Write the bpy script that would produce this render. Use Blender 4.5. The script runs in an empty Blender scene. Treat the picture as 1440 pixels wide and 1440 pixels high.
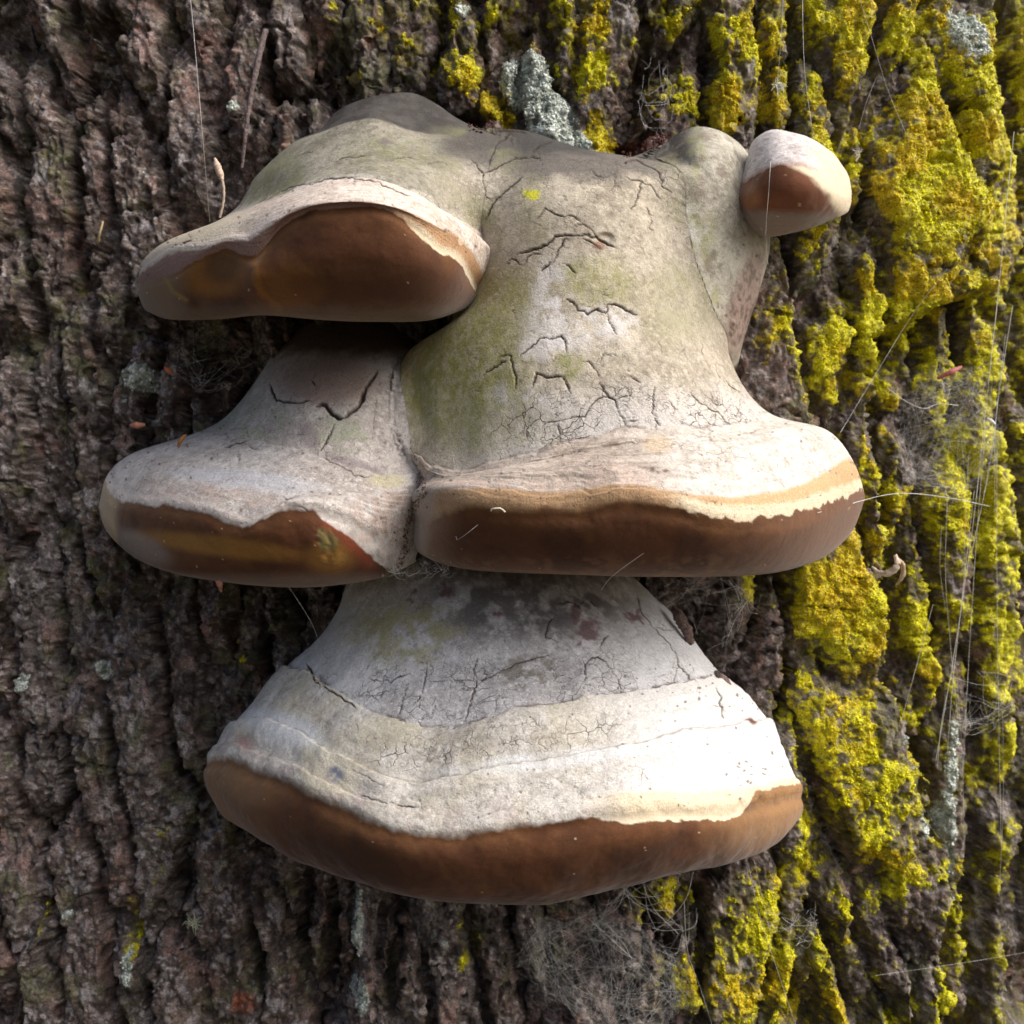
import bpy, math, random
import numpy as np
from mathutils import Vector, kdtree

# ------------------------------------------------------------------ camera, sky, sun, exposure
S = bpy.context.scene
COL = S.collection
random.seed(7); RNG = np.random.default_rng(7)
PX = 0.0005                       # metres per photograph pixel on the plane Y = 0
DC = 0.772                        # camera distance from that plane
Z0 = 1.45                         # camera height above the ground
cam = bpy.data.cameras.new('camera'); cam_o = bpy.data.objects.new('camera', cam); COL.objects.link(cam_o)
cam_o.location = (0, -DC, Z0); cam_o.rotation_euler = (math.radians(90), 0, 0)
cam.sensor_width = 36; cam.sensor_height = 36
cam.angle = 2*math.atan(720*PX/DC)
cam.clip_start = 0.02; cam.clip_end = 500
cam.dof.use_dof = True; cam.dof.focus_distance = 0.64; cam.dof.aperture_fstop = 12.0
S.camera = cam_o

SUN_EL, SUN_AZ = math.radians(44), math.radians(66)      # azimuth: from -Y (towards the viewer) round to +X
sd = Vector((math.cos(SUN_EL)*math.sin(SUN_AZ), -math.cos(SUN_EL)*math.cos(SUN_AZ), math.sin(SUN_EL)))
w = bpy.data.worlds.new('World'); S.world = w; w.use_nodes = True
wn = w.node_tree; wn.nodes.clear()
sky = wn.nodes.new('ShaderNodeTexSky'); sky.sky_type = 'NISHITA'; sky.sun_disc = False
sky.sun_elevation = SUN_EL; sky.sun_rotation = math.radians(180) - SUN_AZ
sky.air_density = 0.8; sky.dust_density = 6.0; sky.ozone_density = 0.6
bg = wn.nodes.new('ShaderNodeBackground'); bg.inputs[1].default_value = 0.0716
wo = wn.nodes.new('ShaderNodeOutputWorld')
wn.links.new(sky.outputs[0], bg.inputs[0]); wn.links.new(bg.outputs[0], wo.inputs[0])
sl = bpy.data.lights.new('sun', 'SUN'); sl.energy = 1.5; sl.angle = math.radians(65); sl.color = (1.0, .98, .95)
so = bpy.data.objects.new('sun', sl); COL.objects.link(so)
so.rotation_euler = (-sd).to_track_quat('-Z', 'Y').to_euler(); so.location = (2, -2, 5)
S.view_settings.view_transform = 'Standard'; S.view_settings.look = 'None'
S.view_settings.exposure = 1.13; S.cycles.max_bounces = 6; S.cycles.diffuse_bounces = 3; S.cycles.glossy_bounces = 2; S.view_settings.gamma = 1.0

# ------------------------------------------------------------------ helpers
def P(x, y, d):
    """photograph position and distance in front of the trunk plane -> world (arrays welcome)"""
    x, y, d = (np.asarray(v, float) for v in (x, y, d))
    k = PX*(DC-d)/DC
    return np.stack([(x-720)*k, -d, Z0+(720-y)*k], -1)
def proj(V):
    k = (V[..., 1]+DC)/DC*PX
    return 720+V[..., 0]/k, 720-(V[..., 2]-Z0)/k
def sst(a, b, x):
    t = np.clip((x-a)/(b-a), 0, 1); return t*t*(3-2*t)
HT = np.random.default_rng(3).random(65536)
def hsh(i, j, k, s):
    return HT[((i*73856093) ^ (j*19349663) ^ (k*83492791+s*2654435)) & 0xffff]
def noise(p, s=0):
    """value noise, 2-D or 3-D points, 0..1"""
    p = np.asarray(p, float); n = p.shape[-1]
    i = np.floor(p).astype(np.int64); f = p-i; f = f*f*f*(f*(f*6-15)+10)
    out = 0
    z = np.zeros(p.shape[:-1], np.int64)
    for c in range(2**n):
        wgt = 1; idx = []
        for a in range(n):
            b = (c >> a) & 1
            wgt = wgt*(f[..., a] if b else 1-f[..., a]); idx.append(i[..., a]+b)
        while len(idx) < 3: idx.append(z)
        out = out+wgt*hsh(*idx, s)
    return out
def fbm(p, o=4, s=0, g=.5):
    a = 1; t = 0; r = 0
    for k in range(o):
        r = r+a*(noise(p*(2**k)+17.3*k, s+k)-.5); t += a; a *= g
    return r/t*2              # about -1..1
def nz(a): return a/np.maximum(np.linalg.norm(a, axis=-1, keepdims=True), 1e-12)
def resample(pts, n):
    """centripetal Catmull-Rom through pts, n points evenly along the arc"""
    pts = np.asarray(pts, float)
    q = pts.copy(); q[:, 2] *= 1/PX
    t = np.concatenate([[0], np.cumsum(np.sqrt(np.linalg.norm(np.diff(q, axis=0), axis=1)))])
    C = spline(pts[:, None, :], t, np.linspace(0, t[-1], 600))[:, 0]
    q = C.copy(); q[:, 2] *= 1/PX
    L = np.concatenate([[0], np.cumsum(np.linalg.norm(np.diff(q, axis=0), axis=1))])
    u = np.linspace(0, L[-1], n)
    return np.stack([np.interp(u, L, C[:, k]) for k in range(C.shape[1])], -1)
def spline(Pk, t, ts):
    """Pk [K,n,3] at knots t -> [len(ts),n,3], non-uniform Catmull-Rom"""
    K = len(t); m = np.zeros_like(Pk)
    for k in range(K):
        a, b = max(k-1, 0), min(k+1, K-1)
        if 0 < k < K-1:
            h0, h1 = t[k]-t[k-1], t[k+1]-t[k]
            m[k] = ((Pk[k]-Pk[k-1])/h0*h1+(Pk[k+1]-Pk[k])/h1*h0)/(h0+h1)
        else: m[k] = (Pk[b]-Pk[a])/(t[b]-t[a])
    ts = np.asarray(ts); i = np.clip(np.searchsorted(t, ts, side='right')-1, 0, K-2)
    h = (t[i+1]-t[i]); s = ((ts-t[i])/h)[:, None, None]; h = h[:, None, None]
    return ((2*s**3-3*s**2+1)*Pk[i]+(s**3-2*s**2+s)*h*m[i]+(-2*s**3+3*s**2)*Pk[i+1]+(s**3-s**2)*h*m[i+1])
def grid_quads(nv, nu):
    a = np.arange(nv*nu).reshape(nv, nu)
    return np.stack([a[:-1, :-1], a[1:, :-1], a[1:, 1:], a[:-1, 1:]], -1).reshape(-1, 4)
def vnormals(V, Q):
    n = np.cross(V[Q[:, 2]]-V[Q[:, 0]], V[Q[:, 3]]-V[Q[:, 1]])
    N = np.zeros_like(V)
    for k in range(4):
        for a in range(3): N[:, a] += np.bincount(Q[:, k], n[:, a], len(V))
    return nz(N)
def mesh_obj(name, V, F, mat, parent=None, col=None, attrs=None, normals=None, smooth=True):
    """one mesh object from arrays; F is an [n,3] or [n,4] index array"""
    V = np.asarray(V, np.float32); F = np.asarray(F, np.int32); k = F.shape[1]
    me = bpy.data.meshes.new(name)
    me.vertices.add(len(V)); me.vertices.foreach_set('co', V.ravel())
    me.loops.add(F.size); me.loops.foreach_set('vertex_index', F.ravel())
    me.polygons.add(len(F)); me.polygons.foreach_set('loop_start', np.arange(0, F.size, k, dtype=np.int32))
    me.polygons.foreach_set('use_smooth', np.full(len(F), smooth))
    me.update(calc_edges=True)
    if col is not None:
        a = me.attributes.new('albedo', 'FLOAT_COLOR', 'POINT')
        c = np.ones((len(V), 4), np.float32); c[:, :3] = np.clip(col, 0, 1); a.data.foreach_set('color', c.ravel())
    for nm, val in (attrs or {}).items():
        a = me.attributes.new(nm, 'FLOAT', 'POINT'); a.data.foreach_set('value', np.asarray(val, np.float32))
    if normals is not None: me.normals_split_custom_set_from_vertices(np.asarray(normals, np.float32))
    if mat: me.materials.append(mat)
    o = bpy.data.objects.new(name, me); COL.objects.link(o); o.parent = parent
    return o
def sub(V, Q, keep):
    q = Q[keep]; ids, inv = np.unique(q, return_inverse=True)
    return ids, inv.reshape(q.shape)
def tag(o, label=None, cat=None, group=None, kind=None):
    for k, v in (('label', label), ('category', cat), ('group', group), ('kind', kind)):
        if v: o[k] = v
    return o
def empty(name, loc):
    o = bpy.data.objects.new(name, None); COL.objects.link(o); o.location = loc; o.empty_display_size = .02
    return o
def adopt(o, root):
    """parent o to root keeping its world position (vertices are in world space)"""
    o.parent = root; o.matrix_parent_inverse = root.matrix_world.inverted() if root.matrix_world else root.matrix_world
    o.matrix_parent_inverse.identity(); o.location = -Vector(root.location)
def lerp(a, b, t):
    t = np.asarray(t)[..., None]; return a*(1-t)+np.asarray(b)*t
def seg_dist(px, py, a, b):
    ax, ay = a; bx, by = b; vx, vy = bx-ax, by-ay
    t = np.clip(((px-ax)*vx+(py-ay)*vy)/(vx*vx+vy*vy+1e-9), 0, 1)
    return np.hypot(px-ax-t*vx, py-ay-t*vy)
def poly_dist(px, py, pts):
    d = np.full(np.shape(px), 1e9)
    for a, b in zip(pts[:-1], pts[1:]): d = np.minimum(d, seg_dist(px, py, a, b))
    return d
def ell(x, y, cx, cy, rx, ry, rot=0):
    c, s = math.cos(rot), math.sin(rot); dx, dy = x-cx, y-cy
    return np.hypot((dx*c+dy*s)/rx, (dy*c-dx*s)/ry)
def blob(x, y, cx, cy, rx, ry, rot=0): return 1-sst(.5, 1.25, ell(x, y, cx, cy, rx, ry, rot))

# ------------------------------------------------------------------ materials
def mat_attr(name, rough=.8, sheen=0, grain=(900, .25), bump=((700, .35),), spec=.3, sss=0, craze=False):
    """procedural surface: albedo from the object's own pigment attribute, grain and fine relief from noise nodes"""
    m = bpy.data.materials.new(name); m.use_nodes = True; t = m.node_tree; N = t.nodes; L = t.links
    b = N['Principled BSDF']; b.inputs['Roughness'].default_value = rough; b.inputs['Specular IOR Level'].default_value = spec
    if sheen:
        b.inputs['Sheen Weight'].default_value = sheen; b.inputs['Sheen Roughness'].default_value = .35
        b.inputs['Sheen Tint'].default_value = (.9, .86, .82, 1)
    if sss:
        b.inputs['Subsurface Weight'].default_value = sss; b.inputs['Subsurface Radius'].default_value = (.004, .002, .001)
    a = N.new('ShaderNodeAttribute'); a.attribute_name = 'albedo'
    tc = N.new('ShaderNodeTexCoord')
    n1 = N.new('ShaderNodeTexNoise'); n1.inputs['Scale'].default_value = grain[0]; n1.inputs['Detail'].default_value = 2; n1.inputs['Roughness'].default_value = .65
    L.new(tc.outputs['Object'], n1.inputs['Vector'])
    mr = N.new('ShaderNodeMapRange'); mr.inputs[1].default_value = .3; mr.inputs[2].default_value = .7
    mr.inputs[3].default_value = 1-grain[1]; mr.inputs[4].default_value = 1+grain[1]; mr.clamp = True
    L.new(n1.outputs[0], mr.inputs[0])
    mx = N.new('ShaderNodeVectorMath'); mx.operation = 'SCALE'
    L.new(a.outputs['Color'], mx.inputs[0]); L.new(mr.outputs[0], mx.inputs['Scale'])
    prev = None
    if craze:
        at_ = N.new('ShaderNodeAttribute'); at_.attribute_name = 'craze'
        wn_ = N.new('ShaderNodeTexNoise'); wn_.inputs['Scale'].default_value = 140; wn_.inputs['Detail'].default_value = 2
        L.new(tc.outputs['Object'], wn_.inputs['Vector'])
        wv = N.new('ShaderNodeVectorMath'); wv.operation = 'MULTIPLY_ADD'; wv.inputs[1].default_value = (.007, .007, .007)
        L.new(wn_.outputs['Color'], wv.inputs[0]); L.new(tc.outputs['Object'], wv.inputs[2])
        tot = None
        for sc, wd, st in ((105, .020, .95), (270, .028, .6)):
            vo = N.new('ShaderNodeTexVoronoi'); vo.feature = 'DISTANCE_TO_EDGE'; vo.inputs['Scale'].default_value = sc; L.new(wv.outputs[0], vo.inputs['Vector'])
            r1 = N.new('ShaderNodeMapRange'); r1.inputs[1].default_value = wd*.4; r1.inputs[2].default_value = wd*1.6; r1.inputs[3].default_value = st; r1.inputs[4].default_value = 0
            L.new(vo.outputs['Distance'], r1.inputs[0])
            gn = N.new('ShaderNodeTexNoise'); gn.inputs['Scale'].default_value = sc*.45; gn.inputs['Detail'].default_value = 1; L.new(tc.outputs['Object'], gn.inputs['Vector'])
            r2 = N.new('ShaderNodeMapRange'); r2.inputs[1].default_value = .45; r2.inputs[2].default_value = .6; L.new(gn.outputs[0], r2.inputs[0])
            m1 = N.new('ShaderNodeMath'); m1.operation = 'MULTIPLY'; L.new(r1.outputs[0], m1.inputs[0]); L.new(r2.outputs[0], m1.inputs[1])
            if tot:
                m2 = N.new('ShaderNodeMath'); m2.operation = 'MAXIMUM'; L.new(tot.outputs[0], m2.inputs[0]); L.new(m1.outputs[0], m2.inputs[1]); tot = m2
            else: tot = m1
        m3 = N.new('ShaderNodeMath'); m3.operation = 'MULTIPLY'; L.new(tot.outputs[0], m3.inputs[0]); L.new(at_.outputs['Fac'], m3.inputs[1])
        mc = N.new('ShaderNodeMix'); mc.data_type = 'RGBA'; mc.inputs['B'].default_value = (.075, .055, .042, 1)
        L.new(m3.outputs[0], mc.inputs['Factor']); L.new(mx.outputs[0], mc.inputs['A']); L.new(mc.outputs['Result'], b.inputs['Base Color'])
        bp = N.new('ShaderNodeBump'); bp.invert = True; bp.inputs['Strength'].default_value = 1; bp.inputs['Distance'].default_value = .0005
        L.new(m3.outputs[0], bp.inputs['Height']); prev = bp
    else: L.new(mx.outputs[0], b.inputs['Base Color'])
    for sc, dist in bump:
        nb = N.new('ShaderNodeTexNoise'); nb.inputs['Scale'].default_value = sc; nb.inputs['Detail'].default_value = 3; nb.inputs['Roughness'].default_value = .6
        L.new(tc.outputs['Object'], nb.inputs['Vector'])
        bp = N.new('ShaderNodeBump'); bp.inputs['Strength'].default_value = 1; bp.inputs['Distance'].default_value = dist*.001
        L.new(nb.outputs[0], bp.inputs['Height'])
        if prev: L.new(prev.outputs[0], bp.inputs['Normal'])
        prev = bp
    if prev: L.new(prev.outputs[0], b.inputs['Normal'])
    return m
M_crust = mat_attr('fungus_crust', rough=.75, grain=(900, .20), bump=((240, .6), (900, .36)), spec=.28, craze=True)
M_pore = mat_attr('fungus_pores', rough=.8, sheen=.32, grain=(1100, .15), bump=((160, .35), (2600, .12)), spec=.2)
M_bark = mat_attr('bark', rough=.55, grain=(700, .6), bump=((480, 1.6), (1700, .7)), spec=.5)
M_lichen = mat_attr('lichen', rough=.9, grain=(900, .3), bump=((1500, .5),), spec=.15)
M_plain = mat_attr('dry_plant', rough=.7, grain=(1500, .2), bump=((1500, .2),), spec=.3)
def mat_silk():
    m = bpy.data.materials.new('silk'); m.use_nodes = True; t = m.node_tree; N = t.nodes; L = t.links
    b = N['Principled BSDF']; b.inputs['Base Color'].default_value = (.82, .82, .8, 1); b.inputs['Roughness'].default_value = .35
    n = N.new('ShaderNodeTexNoise'); n.inputs['Scale'].default_value = 60
    mr = N.new('ShaderNodeMapRange'); mr.inputs[1].default_value = .35; mr.inputs[2].default_value = .65; mr.inputs[3].default_value = .35; mr.inputs[4].default_value = 1
    tc = N.new('ShaderNodeTexCoord'); L.new(tc.outputs['Object'], n.inputs['Vector']); L.new(n.outputs[0], mr.inputs[0]); L.new(mr.outputs[0], b.inputs['Alpha'])
    return m
M_silk = mat_silk()

# ------------------------------------------------------------------ ground
def ground():
    m = bpy.data.materials.new('leaf_litter'); m.use_nodes = True; t = m.node_tree; N = t.nodes; L = t.links; b = N['Principled BSDF']
    n = N.new('ShaderNodeTexNoise'); n.inputs['Scale'].default_value = 9; n.inputs['Detail'].default_value = 8
    r = N.new('ShaderNodeValToRGB'); r.color_ramp.elements[0].color = (.035, .028, .018, 1); r.color_ramp.elements[1].color = (.16, .13, .07, 1)
    tc = N.new('ShaderNodeTexCoord'); L.new(tc.outputs['Object'], n.inputs['Vector']); L.new(n.outputs[0], r.inputs[0]); L.new(r.outputs[0], b.inputs['Base Color'])
    b.inputs['Roughness'].default_value = 1
    g = 61; xs = np.linspace(-1, 1, g); xs = np.sign(xs)*np.abs(xs)**2.5*200
    X, Y = np.meshgrid(xs, xs); p = np.stack([X, Y], -1)
    Z = .05*fbm(p*.7, 3, 5)*np.exp(-np.hypot(X, Y)/30)
    tag(mesh_obj('ground', np.stack([X, Y, Z], -1).reshape(-1, 3), grid_quads(g, g)[:, ::-1], m), 'brown leaf litter under the tree', 'ground', kind='structure')
ground()

# ------------------------------------------------------------------ the trunk: ridged bark as a relief on a cylinder
R_T = 1.6; CX, CY = -0.03, R_T      # axis of the trunk
def base_d(x):
    """depth of the undisturbed trunk surface seen at photograph column x (ray against cylinder)"""
    dx = (np.asarray(x, float)-720)*PX/DC
    ox, oy = -CX, -DC-CY
    a = dx*dx+1; b = ox*dx+oy; c = ox*ox+oy*oy-R_T**2
    disc = np.maximum(b*b-a*c, 0); t = (-b-np.sqrt(disc))/a
    return DC-t
# ridge axes, as read along the trunk: (axis, half width)
AX = [([(1300,200),(1320,300),(1310,400)],60), ([(1270,-60),(1275,130)],25), ([(1370,-60),(1370,140)],30), ([(1195,-60),(1190,100)],40),
 ([(1165,120),(1150,230),(1170,360)],25), ([(1218,140),(1222,300)],4), ([(1090,40),(1095,180)],20), ([(1040,-40),(1050,150)],25),
 ([(1180,380),(1170,470),(1190,560)],22), ([(1090,400),(1100,560),(1150,640)],30), ([(1240,380),(1250,520)],25), ([(1300,430),(1300,540)],22),
 ([(1370,430),(1380,530)],30), ([(1205,570),(1215,650),(1235,750)],16), ([(1160,800),(1190,860),(1190,900)],50),
 ([(1170,975),(1220,1080),(1270,1180),(1310,1260)],45), ([(1085,850),(1075,950),(1090,1010)],20), ([(1058,800),(1048,900)],9),
 ([(1110,1060),(1135,1180)],20), ([(1150,1130),(1155,1240)],6), ([(1160,1250),(1195,1310),(1215,1420)],14), ([(1142,1270),(1110,1350),(1092,1460)],10),
 ([(1060,1270),(1040,1350),(1030,1480)],35), ([(1150,1350),(1190,1440),(1200,1500)],25), ([(1250,1270),(1275,1360),(1290,1480)],22),
 ([(1355,1270),(1375,1400),(1380,1500)],22), ([(1300,620),(1300,760)],22), ([(1345,800),(1355,950)],28), ([(1330,1010),(1340,1130)],22),
 ([(1400,700),(1400,860)],28), ([(1410,950),(1400,1060),(1415,1250),(1410,1450)],20), ([(1275,770),(1278,880)],14), ([(1290,920),(1295,990)],12),
 ([(1450,0),(1455,330)],22), ([(1425,400),(1430,620)],14), ([(1470,700),(1480,1100)],25), ([(1475,1150),(1480,1500)],25),
 ([(620,1290),(640,1480)],28), ([(503,1240),(512,1470)],16), ([(95,470),(108,640),(132,830)],20), ([(103,1230),(128,1460)],13),
 ([(310,1200),(325,1350),(340,1460)],20), ([(360,850),(325,960)],18), ([(250,530),(235,610)],26), ([(190,500),(175,600)],20)]
def gen_axes():
    r = random.Random(11); out = []
    x = -330
    while x < 1760:
        y = -300-r.random()*200
        while y < 1740:
            ln = r.uniform(90, 380); gap = r.uniform(6, 34)
            lean = .05+.10*max(0, min(1, y/1400)) - (.10 if x > 900 and y < 600 else 0)
            yc = y+ln/2; xx = x+lean*(yc-720)+r.uniform(-16, 16)
            if not (1010 < xx < 1500 and -50 < yc < 1500):
                pts = [(xx-lean*ln/2+r.uniform(-8, 8), y), (xx+r.uniform(-12, 12), yc), (xx+lean*ln/2+r.uniform(-8, 8), y+ln)]
                if all(min(math.hypot(pts[1][0]-a, pts[1][1]-b) for a, b in ax) > 42 for ax, _ in AX[:]):
                    out.append((pts, r.uniform(2, 18)))
            y += ln+gap
        x += r.uniform(48, 84)
    return out
AX += gen_axes()
HOLES = [(412,868,26,42,.1,34),(368,935,20,45,.1,26),(140,28,34,22,0,26),(108,130,16,62,.1,26),(412,122,44,22,-.1,34),(300,505,50,26,0,30),
 (330,575,16,45,.4,26),(8,770,16,40,0,24),(90,760,8,26,.2,18),(1360,145,26,11,.2,24),(1226,255,13,55,0,26),(1112,84,20,8,-.2,18),(908,95,20,70,0,20),
 (670,165,26,16,0,24),(905,195,30,16,-.3,22),(1205,680,10,60,-.1,10),(985,880,48,80,.1,22),(1110,970,10,50,.15,20),(1290,720,10,50,0,16),
 (555,1350,12,90,.05,24),(1130,1420,26,30,0,30),(1172,1350,9,40,.3,18),(1150,1290,6,25,-.3,20),(460,1330,13,70,.1,20),(250,1250,14,90,.1,22),
 (80,1120,12,70,.15,20),(420,1290,12,60,0,16),(60,1330,10,60,.1,18),(1330,1180,14,60,-.2,18),(300,1110,14,70,.1,16),(230,760,12,30,.3,16),(1450,1300,30,140,0,20)]
XE = np.array([(1420,-400),(1418,300),(1420,395),(1330,420),(1235,470),(1228,520),(1240,560),(1243,700),(1256,800),(1250,940),(1272,1000),(1312,1080),(1356,1195),(1335,1270),(1345,1330),(1345,1500),(1360,1800)], float)

# lichen cover: centre, radii, strength
YEL = [(1220,1150,120,200,.55),(1130,1330,120,130,.52),(1000,1400,110,60,.40),(1150,60,120,120,.72),(970,60,110,120,.42),(1160,480,90,130,.5),(1010,150,60,60,.5),(1290,40,60,90,.9),(1320,260,90,120,1.15),(1200,40,80,70,.95),(1180,230,70,110,.75),(1270,440,120,110,.9),(1180,520,40,70,.75),(1215,590,18,100,.8),
 (1400,250,40,260,.9),(1095,120,28,110,.9),(1055,50,25,60,.6),(1185,850,80,100,.9),(1190,1010,70,90,.65),(1255,1120,70,90,.6),(1300,1060,20,60,.8),
 (1145,1190,16,110,.9),(1200,1320,26,90,.9),(1110,1360,26,100,.9),(1170,1420,60,40,.95),(1060,1410,60,60,.55),(1060,860,22,90,.85),(1365,950,60,120,.9),
 (1300,700,50,260,.6),(1390,640,50,160,.7),(1400,480,40,100,.7),(1300,1400,18,70,.8),(1260,1330,60,100,.35),(1420,1200,20,200,.4),(940,1270,60,42,.75),
 (700,140,34,32,1.15),(668,98,24,22,.9),(850,185,26,42,.95),(830,60,34,90,.75),(730,25,90,40,.62),(620,30,60,40,.5),(560,40,60,60,.5),(480,105,34,20,.65),
 (660,1320,20,60,.5),(610,60,200,80,.28),(1110,470,60,100,.45),(330,935,14,20,.5),(330,890,12,20,.4),(180,1320,12,60,.35),(50,1290,12,40,.35),(90,560,12,20,.3),
 (100,405,12,12,.6),(230,1210,30,60,.25),(1450,500,30,500,.75),(1500,800,60,500,.6)]
PAL = [(740,105,44,44,1.1),(775,165,44,48,1.1),(810,200,34,26,.9),(650,15,14,14,.8),(195,530,26,24,.9),(130,370,14,10,.5),(205,240,12,16,.6),(330,150,8,7,.9),(500,1300,14,70,.9),
 (1365,45,34,60,.8),(140,945,20,20,.7),(25,960,14,18,.8),(505,1400,22,40,.7),(1400,1180,14,200,.75),(1320,1170,26,20,.8),(1290,1050,20,25,.6),(240,490,20,14,.5),
 (180,1360,10,40,.7),(620,1350,26,70,.45),(1110,1100,24,60,.5),(170,560,14,10,.5),(90,1290,10,10,.6),(330,1400,16,30,.4),(1120,1290,30,40,.45)]
RED = [(335,1420,26,24,.9),(265,555,18,14,.5),(300,900,60,60,.5),(870,1320,40,60,.5),(280,840,30,20,.6),(890,190,40,16,.7),(660,160,24,20,.5),(240,1140,12,8,.5),(100,700,50,200,.18),(1360,1240,12,10,.7),(230,490,40,30,.25)]

def build_bark():
    def axis(n_in, n_out, lo, hi, e0, e1):
        return np.concatenate([np.linspace(e0, lo, n_out, endpoint=False), np.linspace(lo, hi, n_in, endpoint=False), np.linspace(hi, e1, n_out)])
    xs = axis(740, 22, -45, 1535, -260, 1660); ys = axis(720, 26, -30, 1475, -300, 1740)
    X, Y = np.meshgrid(xs, ys); nv, nu = X.shape
    p = np.stack([X, Y], -1)
    # ridge cells on a half grid, then refined
    Xc, Yc = X[::2, ::2], Y[::2, ::2]; pc = np.stack([Xc, Yc], -1)
    wx = Xc+16*fbm(pc/np.array([60., 110.]), 4, 1)+3*fbm(pc/22., 2, 31); wy = Yc+18*fbm(pc/90., 3, 2)
    F1 = np.full(Xc.shape, 1e9); F2 = F1.copy(); ID = np.zeros(Xc.shape, int)
    for k, (pts, r) in enumerate(AX):
        # only where this axis can matter
        x0 = min(q[0] for q in pts)-260; x1 = max(q[0] for q in pts)+260; y0 = min(q[1] for q in pts)-260; y1 = max(q[1] for q in pts)+260
        ci = np.where((xs[::2] > x0) & (xs[::2] < x1))[0]; ri = np.where((ys[::2] > y0) & (ys[::2] < y1))[0]
        if not len(ci) or not len(ri): continue
        s = np.s_[ri[0]:ri[-1]+1, ci[0]:ci[-1]+1]
        sq = [(a, b*.45) for a, b in pts]
        d = poly_dist(wx[s], wy[s]*.45, sq)-r
        f1, f2 = F1[s], F2[s]; near = d < f1
        F2[s] = np.where(near, f1, np.minimum(f2, d)); ID[s] = np.where(near, k, ID[s]); F1[s] = np.where(near, d, f1)
    E = np.clip(F2-F1, 0, 200)
    def up(A):
        B = np.repeat(np.repeat(A, 2, 0), 2, 1)[:nv, :nu].astype(float)
        C = B.copy(); C[1:-1, 1:-1] = (B[:-2, 1:-1]+B[2:, 1:-1]+B[1:-1, :-2]+B[1:-1, 2:]+2*B[1:-1, 1:-1])/6
        return C
    E = up(E); IDf = np.repeat(np.repeat(ID, 2, 0), 2, 1)[:nv, :nu]
    rr = RNG.random((len(AX), 4)); hc = rr[IDf, 0]
    left = 1-sst(1000, 1120, X)
    # relief in millimetres
    wgap = 30+14*(1-left)
    prof = sst(0, 1, E/wgap)**.75
    h = -29*(1-prof)*(.8+.6*fbm(p/90., 2, 3)) + (hc-.5)*13
    h += 6*fbm(p/np.array([60., 130.]), 3, 4)
    # cross cracks that break the plates
    cr = np.abs(fbm(np.stack([X/150., Y/46.], -1)+.25*fbm(p/40., 3, 10)[..., None], 2, 9))
    h -= 5*(1-sst(0, .07, cr))*prof*sst(.4, .6, .5+.5*fbm(p/70., 2, 15))
    hx, hy = X+12*fbm(p/20., 2, 12), Y+12*fbm(p/20., 2, 13)
    for x, y, rx, ry, ro, dep in HOLES: h -= dep*(1-sst(.35, 1.25, ell(hx, hy, x, y, rx, ry, ro)))
    xe = np.interp(Y, XE[:, 1], XE[:, 0])+9*fbm(p/26., 3, 14)
    rec = sst(-6, 22, X-xe); h -= 46*rec
    edge = np.exp(-((X-xe+9)/9)**2); h += 5*edge*(Y > 430); h -= 24*np.exp(-((X-xe-30)/20)**2)*sst(440, 520, Y)
    # broad hollow of the trunk behind the lower brackets on the right
    h -= 14*blob(X, Y, 985, 1000, 120, 200)
    # on to the trunk; the rough crumble then works along the real faces, clefts included
    B = P(X, Y, base_d(X)); nrm = nz(np.stack([B[..., 0]-CX, B[..., 1]-CY, 0*X], -1))
    V = B+nrm*(h*.001)[..., None]; Q = grid_quads(nv, nu)
    N0 = vnormals(V.reshape(-1, 3), Q)
    if N0[:, 1].mean() > 0: Q = Q[:, ::-1]; N0 = -N0
    N0 = nz(N0.reshape(V.shape)+.35*nrm); p2 = p; p = V/PX
    w3 = p+np.stack([9*fbm(p/34., 2, 17), 0*X, 12*fbm(p/34., 2, 18)], -1)
    b1 = np.abs(fbm(w3/np.array([26., 26., 44.]), 3, 5, .55)); b2 = np.abs(fbm(w3/np.array([11., 11., 14.]), 2, 6))
    pit = sst(.60, .8, .5+.5*fbm(w3/np.array([17., 17., 26.]), 3, 19, .6))
    hf = 9*(b1-.25)+3.8*(b2-.3)+1.2*fbm(p/5., 2, 7)-6*pit*left
    # lichen cover (grows on the standing faces, keeps out of the clefts)
    yel = np.zeros_like(X)
    for x, y, rx, ry, s in YEL: yel = np.maximum(yel, s*(1-sst(.35, 1.35, ell(X, Y, x, y, rx, ry))))
    yel = np.maximum(yel, .40*sst(1020, 1180, X)+.22*sst(1120, 1260, X)*(1-sst(430, 620, Y))); yel = np.maximum(yel, .30*blob(X, Y, 700, 20, 320, 150)); yel *= 1-.75*np.maximum.reduce([blob(X, Y, 1075, 600, 70, 120), blob(X, Y, 1290, 1340, 60, 110), blob(X, Y, 1030, 940, 60, 120), .9*blob(X, Y, 1105, 1120, 30, 70), .8*blob(X, Y, 1340, 640, 60, 60)])
    n1 = .5+.5*fbm(p/26., 4, 20, .6); n2 = .5+.5*fbm(p/8., 3, 24)
    expo = sst(-16, -4, h+46*rec)
    n0 = sst(.3, .7, .5+.5*fbm(p/70., 3, 27)); lv = .74*yel*(.4+.6*expo)+.26*(n0-.5)+.36*(sst(.25, .75, n1)-.5)+.30*(sst(.25, .75, n2)-.5); ym = sst(.28, .44, lv)*sst(.05, .2, yel); om = sst(.02, .30, lv)*sst(.15, .35, yel)
    pal = np.zeros_like(X)
    for x, y, rx, ry, s in PAL: pal = np.maximum(pal, s*(1-sst(.4, 1.3, ell(X, Y, x, y, rx, ry))))
    pm = sst(.5, .68, .6*pal+.45*(.5+.5*fbm(p/14., 4, 40, .6)))*sst(.05, .2, pal)
    ym = ym*(1-pm)
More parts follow.
